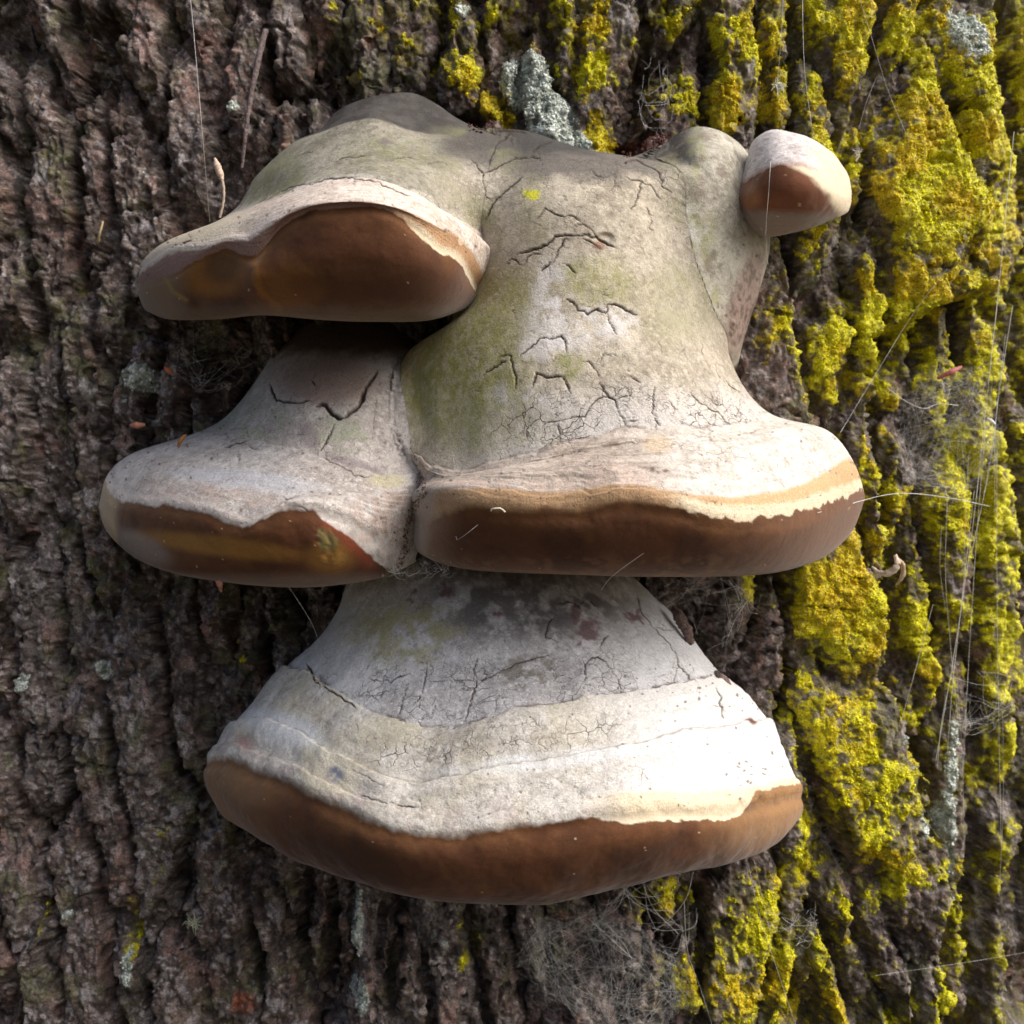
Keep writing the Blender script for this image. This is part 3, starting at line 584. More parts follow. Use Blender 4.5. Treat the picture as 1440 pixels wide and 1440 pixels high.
# --- tall middle bracket
def fungus_middle():
    g = [[(650,180,-.03),(695,181,.0),(740,184,.01),(790,200,.015),(840,215,.015),(880,222,.01),(925,206,.0)],
     [(600,235,-.02),(650,235,.035),(705,228,.055),(760,222,.065),(830,224,.07),(890,228,.065),(935,235,.055),(975,245,.038),(1012,252,-.02)],
     [(600,330,.0),(650,318,.05),(695,300,.078),(750,285,.095),(830,282,.1),(890,290,.092),(935,305,.072),(980,320,.045),(1025,330,-.02)],
     [(640,440,.05),(680,410,.085),(740,392,.11),(820,388,.118),(890,392,.11),(945,402,.088),(990,415,.055),(1030,428,-.01)],
     [(572,500,.05),(610,490,.08),(680,490,.115),(760,490,.133),(840,488,.135),(920,486,.125),(980,490,.095),(1024,500,.045)],
     [(556,600,.06),(575,630,.085),(610,655,.115),(650,660,.13),(690,650,.142),(740,638,.15),(800,622,.155),(870,606,.156),(940,601,.15),(1000,600,.135),(1045,594,.105),(1080,581,.05)],
     [(585,680,.075),(600,672,.11),(640,670,.145),(700,660,.165),(780,650,.172),(860,642,.175),(940,640,.172),(1020,632,.155),(1090,618,.12),(1140,604,.08),(1166,607,.04)],
     [(578,705,.09),(590,695,.13),(640,686,.165),(700,686,.18),(760,690,.186),(820,688,.188),(880,680,.19),(950,690,.188),(1020,698,.178),(1090,690,.155),(1150,670,.115),(1190,645,.08),(1203,655,.04)],
     [(580,735,.085),(597,735,.12),(625,722,.155),(660,712,.175),(740,716,.188),(820,714,.19),(880,703,.192),(940,712,.192),(1000,728,.186),(1065,730,.17),(1120,720,.145),(1170,706,.11),(1200,693,.075),(1214,690,.04)],
     [(580,760,.08),(598,765,.115),(640,760,.15),(700,757,.172),(800,758,.185),(900,760,.187),(1000,762,.18),(1080,758,.16),(1140,745,.13),(1185,730,.085),(1214,705,.04)],
     [(590,778,.07),(610,788,.1),(650,797,.13),(720,801,.15),(800,804,.16),(900,807,.162),(1000,807,.155),(1070,804,.135),(1120,795,.11),(1165,778,.075),(1195,752,.04)],
     [(620,775,.04),(700,790,.06),(800,793,.07),(900,795,.07),(1000,795,.06),(1080,790,.03),(1140,770,0)],
     [(640,770,-.03),(760,780,-.02),(900,782,-.02),(1080,770,-.04)]]
    L = Loft(g, 500, [26, 60, 80, 80, 90, 40, 36, 24, 36, 34, 12, 6])
    x, y = L.x, L.y
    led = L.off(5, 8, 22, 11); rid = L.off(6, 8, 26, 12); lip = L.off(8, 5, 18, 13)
    mm = 2.4*(L.n(120, 3, 101)-.5)*2+1.0*(L.n(34, 3, 102)-.5)*2+.35*(L.n(8, 3, 103)-.5)
    mm += 3.4*sst(-1, 3, led)*(1-sst(12, 50, led))+3.0*sst(-1, 3, rid)*(1-sst(8, 34, rid))
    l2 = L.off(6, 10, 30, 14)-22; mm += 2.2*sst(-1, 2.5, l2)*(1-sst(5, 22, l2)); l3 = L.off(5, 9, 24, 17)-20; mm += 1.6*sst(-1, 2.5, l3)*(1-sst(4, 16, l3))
    mm += 1.3*np.exp(-((L.off(1, 8, 40, 15)-2)/8)**2)
    sw = ((led+22*L.n(70, 2, 104))/12.) % 1.; mm += .8*(sst(0, .25, sw)-sw)*sst(8, 20, led)*(1-sst(-20, -4, lip))
    mm -= 1.2*np.exp(-((lip-12)/10)**2)
    for q in ((850,336,14,9),(612,668,10,8)): mm -= 3*blob(x, y, *q)
    L.push(mm)
    yield L
    CR = [([(694,182),(715,184),(740,187)],3),([(718,187),(697,205),(690,222),(686,236)],2.5),([(776,199),(760,203),(749,214)],2.5),
     ([(681,244),(700,235),(715,226),(735,222),(760,221)],3),([(670,232),(680,243),(681,260),(685,278),(692,284)],2.2),
     ([(683,310),(690,295),(697,282),(710,268),(722,260),(735,250)],2.6),([(880,226),(895,225),(912,235),(925,240),(930,252),(934,265),(945,272)],2.2),
     ([(880,250),(892,253),(902,254),(901,268),(896,280),(892,290),(886,296)],2.6),([(902,254),(915,262),(925,275),(930,280)],2.2),
     ([(832,238),(840,248),(850,250),(863,246),(865,240)],1.8),([(841,250),(842,262)],1.6),([(864,248),(865,262)],1.8),([(905,290),(915,300),(920,305)],1.6),([(916,305),(915,318),(920,330)],1.6),
     ([(755,308),(763,300),(766,293),(778,300),(790,304),(805,304),(815,310)],2.4),([(728,359),(745,353),(760,348),(775,340),(780,333),(795,330),(810,332),(825,329),(835,333),(845,338),(855,343),(866,348)],4),
     ([(797,333),(790,342),(785,352),(783,360),(778,367)],2.8),([(775,369),(768,375),(760,381)],3.6),([(739,372),(743,362),(750,358),(760,357)],2.2),([(712,372),(720,365),(728,368),(733,376)],1.8),
     ([(793,372),(803,376),(810,386)],3.2),([(797,420),(805,426),(815,436),(828,441),(840,435),(853,441),(855,430),(853,428)],4.2),([(855,428),(870,430),(882,437),(896,443)],4.4),
     ([(854,441),(858,455),(868,470)],3.2),([(845,416),(855,415)],2.4),([(732,500),(745,488),(760,475),(775,476),(790,472),(795,485),(798,498)],2.8),
     ([(680,527),(695,517),(705,509),(712,507)],4.4),([(703,502),(718,500),(719,512),(725,530),(726,548)],2.8),([(748,544),(755,525),(765,530),(777,531),(790,529),(797,540),(802,552)],3.8),
     ([(819,508),(830,508),(838,520),(843,533)],2.4),([(844,538),(850,550),(856,558),(865,563),(870,580),(880,595),(884,602)],2.6),([(856,558),(840,562),(828,573),(822,586),(805,585),(785,593),(765,593)],2.2),
     ([(865,562),(875,557),(888,554)],2.2),([(785,593),(785,608),(787,620)],2.2),([(883,593),(900,592)],2),([(845,510),(850,497),(860,501)],2),([(882,528),(890,531),(902,538)],2.8),
     ([(920,545),(920,555),(918,575),(922,590),(930,600)],2.2),([(970,552),(985,566),(1000,575),(1010,580),(1020,590),(1026,598)],2.2),([(1000,550),(1005,570),(1015,568)],1.8),
     ([(1020,535),(1030,545),(1040,550)],1.8),([(820,335),(838,345),(846,350)],3),([(806,318),(818,316),(832,322),(840,334)],1.6),([(782,500),(775,512)],1.2),
     ([(925,480),(930,488),(931,498)],1.4),([(985,480),(990,500)],1.2),([(955,500),(965,490)],1.2),([(940,560),(950,575),(945,592)],1.5),([(895,560),(905,572)],1.3),([(1035,570),(1045,588)],1.5),
     ([(715,635),(718,645)],1.2),([(735,600),(742,618)],1.2),([(760,615),(765,628)],1.2),([(1005,705),(1009,712)],3)]
    # the fine net of cracks along the foot of the old crust
    r = random.Random(21)
    for _ in range(70):
        cx, cy = r.uniform(770, 1060), r.uniform(535, 604); a = r.uniform(0, 6.3); pts = [(cx, cy)]
        for _ in range(r.randint(2, 4)): a += r.uniform(-.9, .9); cx += 9*math.cos(a); cy += 9*math.sin(a); pts.append((cx, cy))
        CR.append((pts, r.uniform(.3, .9)))
    for _ in range(30):
        cx, cy = r.uniform(700, 960), r.uniform(240, 480); a = r.uniform(0, 6.3); pts = [(cx, cy)]
        for _ in range(3): a += r.uniform(-.9, .9); cx += 7*math.cos(a); cy += 7*math.sin(a); pts.append((cx, cy))
        CR.append((pts, r.uniform(.4, .9)))
    dk = L.cracks(CR, 7.9)
    c = crust_base(L, (.30, .262, .20), (.48, .43, .345), 120)
    c = lerp(c, C3(.58, .55, .53), .75*sst(520, 590, y+60*(L.n(40, 3, 121)-.5))*sst(600, 760, x))
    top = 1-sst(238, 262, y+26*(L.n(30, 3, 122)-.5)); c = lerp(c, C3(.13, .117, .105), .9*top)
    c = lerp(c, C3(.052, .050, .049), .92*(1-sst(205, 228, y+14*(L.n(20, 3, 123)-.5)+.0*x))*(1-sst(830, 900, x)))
    sw = np.maximum((1-sst(690, 760, x+26*(L.n(30, 3, 128)-.5)))*(1-sst(330, 420, y)), sst(905, 960, x+26*(L.n(30, 3, 129)-.5))*(1-sst(420, 500, y)))
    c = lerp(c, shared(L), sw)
    gr = sst(.3, .7, L.n(9, 3, 124, .6))
    for q, s in (((645,530,110,95),.95),((840,395,60,38),.7),((700,430,70,60),.7),((950,430,70,60),.4),((750,300,26,60),.35),((800,515,22,22),.8),((690,600,110,40),.5)):
        c = lerp(c, C3(.225, .225, .058) if s > .6 else C3(.27, .26, .12), s*blob(x+30*(L.n(24, 3, 130)-.5), y+30*(L.n(24, 3, 131)-.5), *q)*(.5+.5*gr)*.92)
    for q in ((800,455,70,45),(765,490,40,20),(775,410,30,50),(745,555,60,20),(870,455,30,24)):
        c = lerp(c, C3(.62, .60, .60), .6*blob(x, y, *q)*sst(.3, .6, L.n(18, 3, 126)))
    c = lerp(c, C3(.34, .19, .10), .7*blob(x, y, 572, 510, 22, 50, .2)*sst(.3, .7, L.n(16, 3, 127)))
    c = lerp(c, C3(.20, .09, .05), .8*blob(x, y, 843, 345, 10, 8))
    new = lerp(crust_base(L, (.41, .335, .275), (.58, .505, .435), 140), crust_base(L, (.54, .49, .43), (.72, .68, .625), 160), sst(840, 1000, x)); bnd = .5+.5*np.sin(led/3.6+5*L.n(60, 2, 150)); new = new*(.88+.2*bnd*L.n(24, 3, 151))[..., None]
    new = lerp(new, C3(.60, .47, .40), .55*sst(10, 40, rid)*(1-sst(880, 1000, x))*sst(.3, .6, L.n(10, 3, 141)))
    c = lerp(c, new, sst(-2, 2, led))
    c = lerp(c, C3(.25, .2, .15), .8*blob(x, y, 862, 630, 9, 12)*sst(.3, .6, L.n(6, 3, 142)))
    c = lerp(c, C3(.55, .42, .27), .6*blob(x, y, 925, 625, 24, 14)); c = lerp(c, C3(.2, .13, .09), .9*np.maximum(blob(x, y, 936, 662, 4, 3), blob(x, y, 918, 660, 4, 4)))
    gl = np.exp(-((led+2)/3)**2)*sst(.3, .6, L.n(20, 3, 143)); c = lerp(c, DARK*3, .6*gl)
    for q, a_ in ((rid, .5), (l2, .42), (l3, .4)): c = lerp(c, C3(.22, .15, .11), a_*np.exp(-((q+2)/2.2)**2)*sst(.35, .6, L.n(24, 3, 152))*sst(0, 8, led)*(1-.5*sst(900, 1050, x)))  # dirt and painted-in shadow lines along each growth step
    wl = L.off(7, 4, 20, 16); tanb = sst(-3, 5, wl)
    c = lerp(c, lerp(np.broadcast_to(C3(.42, .27, .15), L.V.shape), C3(.55, .37, .20), sst(880, 1060, x)), tanb)
    right = sst(930, 980, x); c = lerp(c, CREAM*1.05, right*sst(-24, -14, lip+4*(L.n(9, 3, 144)-.5)))
    c = lerp(c, GREY*.9, .8*(1-sst(596, 625, x))*sst(670, 690, y))
    pr = pores(L, 8, 45, 7); pr = lerp(pr, C3(.20, .10, .055), .6*sst(1000, 1180, x))
    pr = lerp(pr, C3(.26, .17, .11), .6*(1-sst(600, 650, x)))
    pr = lerp(pr, C3(.18, .09, .04), .5*sst(770, 795, y)*sst(.5, .7, L.n(10, 3, 145)))
    c = lerp(c, pr, sst(-1, 1, (lip+4*(L.n(5, 3, 146)-.5)+right*16*(L.n(16, 3, 147, .65)-.5))/(1.5+6*(1-sst(860, 960, x))))*sst(588, 612, x+8*(L.n(9, 2, 148)-.5)))
    c = lerp(c, C3(.11, .08, .06), .85*specks(L, 160, 6, (L.vv > 5.2) & (L.vv < 8)))
    c = lerp(c, C3(.14, .10, .07), .7*specks(L, 150, 8, (L.vv > 1) & (L.vv < 5), (.9, 2)))
    c = lerp(c, C3(.45, .33, .22), .8*specks(L, 14, 7, (L.vv > 8.1) & (L.vv < 10), (.9, 1.7)))
    c = lerp(c, C3(.62, .60, .03), .95*sst(.35, .6, blob(x, y, 748, 273, 14, 9)*.75+1.1*(L.n(4, 2, 149)-.5))*sst(.02, .15, blob(x, y, 748, 273, 15, 10)))
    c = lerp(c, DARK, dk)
    root = empty('bracket_fungus', tuple(P(840, 520, -.03)))
    tag(root, 'tall cracked bracket fungus with green-stained neck and sunlit white shelf edge', 'bracket fungus')
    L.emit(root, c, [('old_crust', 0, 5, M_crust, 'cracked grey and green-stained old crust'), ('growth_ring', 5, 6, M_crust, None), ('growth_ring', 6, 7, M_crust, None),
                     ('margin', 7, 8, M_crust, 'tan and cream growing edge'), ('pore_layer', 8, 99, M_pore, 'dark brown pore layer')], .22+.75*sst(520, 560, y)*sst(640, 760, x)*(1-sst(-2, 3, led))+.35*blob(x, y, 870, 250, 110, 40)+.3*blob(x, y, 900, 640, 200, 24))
# --- upper bracket with the hollowed brown underside
def fungus_upper():
    g = [[(452,185,-.01),(470,160,0),(500,143,.01),(540,133,.015),(580,131,.015),(615,147,.01),(648,172,0),(672,184,-.02)],
     [(418,197,0),(450,186,.025),(490,172,.04),(530,167,.048),(570,182,.05),(610,188,.045),(650,190,.040),(695,196,.028),(745,210,-.02)],
     [(363,245,0),(395,232,.04),(440,222,.07),(500,214,.085),(560,218,.088),(610,226,.08),(655,235,.070),(700,242,.050),(760,250,-.01)],
     [(322,301,.01),(350,292,.05),(390,276,.085),(430,260,.11),(470,252,.122),(510,250,.127),(550,258,.127),(590,275,.12),(630,300,.1),(668,322,.078),(692,338,.055),(712,350,.015)],
     [(205,362,.01),(225,345,.05),(260,332,.085),(310,318,.11),(360,302,.13),(410,282,.145),(460,270,.152),(510,268,.155),(560,274,.154),(610,294,.145),(650,317,.125),(678,341,.098),(694,364,.07),(699,386,.03)],
     [(196,385,.015),(212,372,.055),(245,352,.09),(290,345,.118),(320,336,.13),(350,334,.14),(385,312,.152),(420,293,.16),(470,284,.166),(520,284,.168),(570,296,.165),(605,313,.156),(640,331,.138),(664,354,.112),(680,386,.08),(688,402,.05),(692,410,.02)],
     [(194,400,.015),(212,395,.055),(245,385,.09),(285,362,.116),(320,350,.129),(357,360,.140),(395,320,.151),(430,299,.159),(480,292,.165),(540,294,.167),(582,318,.162),(615,345,.150),(645,360,.130),(660,386,.102),(672,410,.070),(685,414,.04)],
     [(196,415,.012),(215,415,.05),(260,405,.094),(310,392,.120),(360,395,.142),(420,372,.159),(500,362,.167),(580,374,.162),(630,392,.137),(660,410,.096),(680,422,.045)],
     [(206,437,.01),(235,447,.048),(290,446,.086),(370,440,.114),(450,443,.130),(530,446,.133),(600,447,.119),(645,437,.088),(676,420,.045)],
     [(240,430,-.01),(300,430,.02),(400,425,.04),(520,428,.05),(620,425,.03),(665,410,0)],
     [(280,420,-.05),(400,415,-.03),(520,418,-.02),(640,410,-.04)]]
    L = Loft(g, 420, [30, 44, 50, 34, 26, 18, 60, 44, 12, 6])
    x, y = L.x, L.y
    dome = L.off(1, 6, 30, 21); cre = L.off(3, 5, 30, 22); lip = L.off(6, 4, 16, 23)
    mm = 2.0*(L.n(100, 3, 201)-.5)*2+.9*(L.n(30, 3, 202)-.5)*2+.35*(L.n(8, 3, 203)-.5)
    mm += 1.4*np.exp(-((L.off(5, 4, 20, 26)+3)/7)**2)-1.0*np.exp(-((lip-5)/6)**2)+3.5*sst(-4, 6, dome)*(1-sst(10, 60, dome))+1.6*sst(-1, 4, cre)*(1-sst(6, 40, cre))
    sw = ((cre+16*L.n(70, 2, 204))/8.) % 1.; mm += .55*(sst(0, .3, sw)-sw)*sst(4, 10, cre)*(1-sst(-14, -4, lip))
    mm += 4*np.exp(-((x-360)/13)**2)*sst(4, 22, lip)*(1-sst(50, 90, lip))-3.0*blob(x, y, 308, 385, 40, 32)-1.2*blob(x, y, 520, 350, 130, 40)
    L.push(mm)
    yield L
    dk = L.cracks([([(470,228),(485,222),(500,221),(520,218)],1.8),([(430,262),(460,251),(500,250),(530,255),(555,268),(580,277)],2.2),([(550,225),(570,221),(590,224)],1.4),
                   ([(499,250),(498,262)],2),([(395,270),(415,262),(430,259)],1.5),([(252,345),(262,340),(270,338)],2),([(415,222),(425,216),(440,213)],1.2),([(600,230),(620,228),(635,232)],1),([(681,244),(700,235),(715,226),(735,222),(760,221)],3),([(662,222),(672,235),(680,243),(681,260),(685,278),(692,284)],2.2),([(683,310),(690,295),(697,282),(710,268),(722,260),(735,250)],2.6),([(718,187),(697,205),(690,222),(686,236)],2.5)], 5)
    c = crust_base(L, (.19, .175, .132), (.33, .31, .25), 220)
    c = lerp(c, C3(.215, .22, .105), .7*np.maximum(blob(x, y, 385, 255, 50, 50), .7*blob(x, y, 560, 215, 70, 26))*sst(.25, .7, L.n(14, 3, 221)))
    c = lerp(c, C3(.50, .48, .43), .7*sst(-30, -6, cre)*sst(.35, .6, L.n(8, 3, 222)))
    c = lerp(lerp(np.broadcast_to(C3(.050, .046, .043), L.V.shape), C3(.085, .078, .072), sst(.35, .7, L.n(20, 4, 224))), c, sst(-5, 5, dome))
    c = lerp(c, C3(.16, .14, .13), .8*blob(x, y, 541, 199, 8, 6))
    c = lerp(c, shared(L), sst(585, 650, x+24*(L.n(30, 3, 226)-.5))*sst(168, 186, y))
    new = crust_base(L, (.50, .41, .34), (.72, .63, .56), 240); bnd = .5+.5*np.sin(cre/2.4+4*L.n(50, 2, 243)); new = new*(.86+.22*bnd*L.n(24, 3, 244))[..., None]
    new = lerp(new, C3(.50, .45, .34), .8*(1-sst(300, 380, x)))
    c = lerp(c, new, sst(-2, 2, cre))
    l5 = L.off(5, 4, 20, 25)
    c = lerp(c, C3(.62, .53, .50), .8*np.exp(-((l5+7)/6)**2)*(1-sst(340, 420, x)))
    c = lerp(c, lerp(np.broadcast_to(C3(.26, .165, .145), L.V.shape), C3(.48, .29, .16), sst(500, 600, x)), sst(-3, 5, l5-3*(1-sst(340, 420, x))))
    right = sst(560, 590, x)
    c = lerp(c, CREAM*.95, right*sst(-12, -2, lip)*(1-sst(22, 26, lip)))
    pr = pores(L, 6, 40, 14)
    pr = lerp(pr, C3(.24, .105, .022), .85*np.maximum.reduce([blob(x+16*(L.n(20, 3, 245)-.5), y, 300, 388, 52, 36), np.exp(-(poly_dist(x+14*(L.n(12, 3, 246)-.5), y, [(368,345),(360,370),(362,395),(372,415),(392,434)])/8)**2), .55*blob(x+30*(L.n(20, 3, 247)-.5), y, 410, 405, 50, 36)]))
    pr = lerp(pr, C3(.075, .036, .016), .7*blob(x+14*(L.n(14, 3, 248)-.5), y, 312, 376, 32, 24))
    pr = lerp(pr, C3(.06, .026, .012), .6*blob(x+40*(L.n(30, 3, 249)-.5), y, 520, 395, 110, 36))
    pr = lerp(pr, C3(.22, .15, .09), .75*(1-sst(235, 270, x)))
    pr = lerp(pr, C3(.30, .20, .05), .7*np.exp(-(poly_dist(x, y, [(222,375),(235,395),(243,410),(262,422)])/3)**2))
    pr = lerp(pr, C3(.19, .14, .10), .5*sst(418, 442, y+16*(L.n(20, 3, 250)-.5)))
    c = lerp(c, pr, sst(-1.5, 1.5, lip-9*right*(.6+.6*L.n(22, 2, 241))*(1-sst(660, 690, x))+3*(L.n(6, 3, 242)-.5)))
    c = lerp(c, C3(.75, .55, .40), blob(x, y, 648, 340, 4, 6))
    c = lerp(c, C3(.10, .07, .05), .85*specks(L, 60, 9, (L.vv > 3.1) & (L.vv < 5.6)))
    c = lerp(c, C3(.5, .38, .25), .8*specks(L, 14, 10, (L.vv > 6.1) & (L.vv < 7.6), (.9, 1.7)))
    c = lerp(c, DARK, dk)
    root = empty('bracket_fungus', tuple(P(480, 300, -.03)))
    tag(root, 'bracket fungus with deep hollow brown underside, topped by a dark grey hump', 'bracket fungus')
    L.emit(root, c, [('crust_hump', 0, 1, M_crust, 'smooth dark grey hump'), ('old_crust', 1, 3, M_crust, 'greenish grey domed crust'), ('growth_ring', 3, 5, M_crust, None),
                     ('margin', 5, 6, M_crust, None), ('pore_layer', 6, 99, M_pore, 'dark brown hollow pore layer')], .25+.5*sst(-40, -5, cre)*(1-sst(0, 3, cre)))
# --- bracket beside the tall one
def fungus_side():
    g = [[(402,466,-.05),(445,452,-.02),(505,450,-.01),(560,456,-.01),(605,478,-.03)],
     [(372,520,0),(410,518,.035),(460,520,.055),(510,522,.06),(555,525,.055),(602,535,.03)],
     [(325,580,0),(365,572,.045),(420,575,.075),(480,580,.085),(540,590,.085),(585,600,.075),(628,620,.03)],
     [(283,607,.005),(320,615,.05),(370,622,.08),(420,632,.1),(460,645,.108),(510,660,.11),(550,668,.105),(590,665,.095),(628,665,.05)],
     [(188,638,0),(215,650,.05),(260,660,.085),(320,672,.11),(390,680,.125),(450,690,.13),(510,695,.125),(555,700,.115),(590,705,.095),(622,710,.05)],
     [(150,672,.005),(165,698,.05),(200,705,.085),(250,709,.11),(300,722,.13),(340,737,.14),(370,728,.145),(400,712,.146),(440,712,.145),(490,730,.138),(530,750,.125),(560,765,.105),(588,770,.075)],
     [(142,700,.005),(158,722,.05),(200,735,.085),(260,748,.115),(320,758,.135),(380,760,.145),(440,765,.146),(490,775,.138),(530,785,.12),(560,790,.1),(583,785,.075)],
     [(141,720,0),(152,750,.04),(190,783,.07),(240,802,.095),(300,813,.112),(360,820,.12),(430,823,.122),(480,820,.118),(530,813,.105),(560,803,.085),(584,790,.06)],
     [(175,735,-.02),(220,765,.02),(300,795,.05),(400,800,.06),(500,798,.05),(560,785,.03)],
     [(200,740,-.06),(300,780,-.02),(420,785,-.01),(560,780,-.01)]]
    L = Loft(g, 400, [20, 46, 44, 50, 44, 36, 42, 12, 6])
    x, y = L.x, L.y
    led = L.off(3, 8, 20, 31); lip = L.off(5, 5, 16, 33)
    mm = 2.2*(L.n(90, 3, 301)-.5)*2+1.1*(L.n(28, 3, 302)-.5)*2+.4*(L.n(8, 3, 303)-.5)
    mm += 2.0*sst(-1, 4, led)*(1-sst(10, 60, led))+1.2*np.exp(-((lip+8)/8)**2)-1.2*np.exp(-((lip-10)/9)**2)
    sw = ((led+22*L.n(70, 2, 304))/15.) % 1.; mm += .8*(sst(0, .25, sw)-sw)*sst(8, 20, led)*(1-sst(-16, -4, lip))
    mm -= 3.2*np.exp(-(poly_dist(x, y, [(158,655),(157,690),(160,730),(172,768)])/4)**2)
    mm -= 1.2*blob(x+8*(L.n(14, 3, 305)-.5), y, 458, 765, 12, 30, -.4)*sst(.3, .6, L.n(9, 3, 306))
    L.push(mm)
    yield L
    dk = L.cracks([([(380,540),(383,553),(390,563),(410,567),(425,565),(435,562)],4.5),([(445,572),(453,568),(465,578),(473,588),(485,586)],8),([(485,586),(500,575),(510,560),(515,545),(525,530),(530,522)],9),
                   ([(471,598),(462,612),(452,633)],2.2),([(316,630),(330,624),(345,623)],3),([(350,629),(362,632)],2.4),([(398,700),(405,703),(412,700)],2),([(420,712),(432,716),(437,725)],2.2),
                   ([(334,640),(337,645)],3),([(325,604),(345,603),(350,615)],1.4),([(438,535),(442,540)],5),([(455,645),(480,655),(500,668),(520,672)],1.6),([(530,560),(527,590),(524,620)],1)], 5.2)
    c = crust_base(L, (.36, .325, .30), (.54, .50, .47), 320)
    c = lerp(c, C3(.30, .33, .22), .6*np.maximum(blob(x, y, 350, 590, 60, 40), blob(x, y, 480, 610, 50, 30))*sst(.3, .7, L.n(14, 3, 321)))
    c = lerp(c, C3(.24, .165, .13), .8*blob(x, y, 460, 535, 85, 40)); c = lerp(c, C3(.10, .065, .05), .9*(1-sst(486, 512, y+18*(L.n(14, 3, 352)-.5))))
    c = lerp(c, C3(.24, .20, .21), .7*np.maximum(blob(x, y, 435, 615, 14, 22, -.4), blob(x, y, 500, 655, 50, 10, .3)))
    new = crust_base(L, (.42, .375, .345), (.60, .57, .545), 340); bnd = .5+.5*np.sin(led/4.2+5*L.n(60, 2, 350)); new = new*(.88+.2*bnd*L.n(24, 3, 351))[..., None]
    new = lerp(new, C3(.50, .51, .55), .7*blob(x, y, 350, 675, 110, 16, .1))
    new = lerp(new, C3(.44, .34, .29), .6*np.maximum(blob(x, y, 300, 695, 120, 16, .1), blob(x, y, 545, 730, 60, 50))*sst(.3, .6, L.n(10, 3, 341)))
    new = lerp(new, C3(.48, .44, .27), .7*blob(x, y, 545, 675, 30, 12))
    c = lerp(c, new, sst(-2, 2, led))
    c = lerp(c, C3(.24, .16, .13), .6*sst(.52, .7, L.n(9, 3, 343))*blob(x, y, 555, 740, 40, 60))
    c = lerp(c, C3(.68, .60, .54), .8*np.exp(-((lip+5)/6)**2)*(1-sst(370, 430, x)))
    pr = pores(L, 5, 50, 21)
    pr = lerp(pr, C3(.27, .135, .030), .8*np.maximum(blob(x, y, 310, 768, 130, 16, .13), .7*blob(x, y, 465, 785, 40, 26)))
    pr = lerp(pr, C3(.26, .225, .20), .6*blob(x, y, 200, 770, 50, 20, .5)+.4*sst(800, 818, y))
    pr = lerp(pr, C3(.33, .25, .15), .9*(1-sst(158, 172, x)))
    pr = lerp(pr, C3(.15, .135, .05), .7*sst(.3, .55, blob(x+14*(L.n(9, 3, 348)-.5), y, 460, 760, 14, 22, -.4)*L.n(7, 3, 349)*1.6)); pr = lerp(pr, C3(.36, .20, .05), .8*blob(x, y, 470, 785, 18, 14)*sst(.3, .6, L.n(6, 3, 345)))
    pr = lerp(pr, C3(.16, .035, .014), .85*np.exp(-(poly_dist(x, y, [(460,738),(480,745),(497,770),(520,792)])/9)**2))
    edge = (lip-5-4*(L.n(6, 3, 346)-.5))*.5
    rx = np.interp(y, [700, 730, 760, 790, 800, 830], [432, 452, 498, 528, 545, 600])+6*(L.n(10, 2, 347)-.5)
    c = lerp(c, pr, sst(-1.5, 1.5, edge)*(1-sst(-2, 3, x-rx)))
    c = lerp(c, C3(.11, .08, .06), .85*specks(L, 160, 11, (L.vv > 2) & (L.vv < 5)))
    c = lerp(c, C3(.5, .38, .25), .8*specks(L, 22, 12, (L.vv > 5.2) & (L.vv < 6.8) & (x < 450), (.9, 1.7)))
    c = lerp(c, DARK, dk)
    root = empty('bracket_fungus', tuple(P(400, 660, -.03)))
    tag(root, 'mauve-grey bracket fungus with wavy white lip, growing beside the tall cracked one', 'bracket fungus')
    L.emit(root, c, [('old_crust', 0, 3, M_crust, 'cracked mauve-grey crust'), ('growth_ring', 3, 4, M_crust, None), ('margin', 4, 5, M_crust, None), ('pore_layer', 5, 99, M_pore, 'orange-brown pore layer')], np.full_like(x, .3))
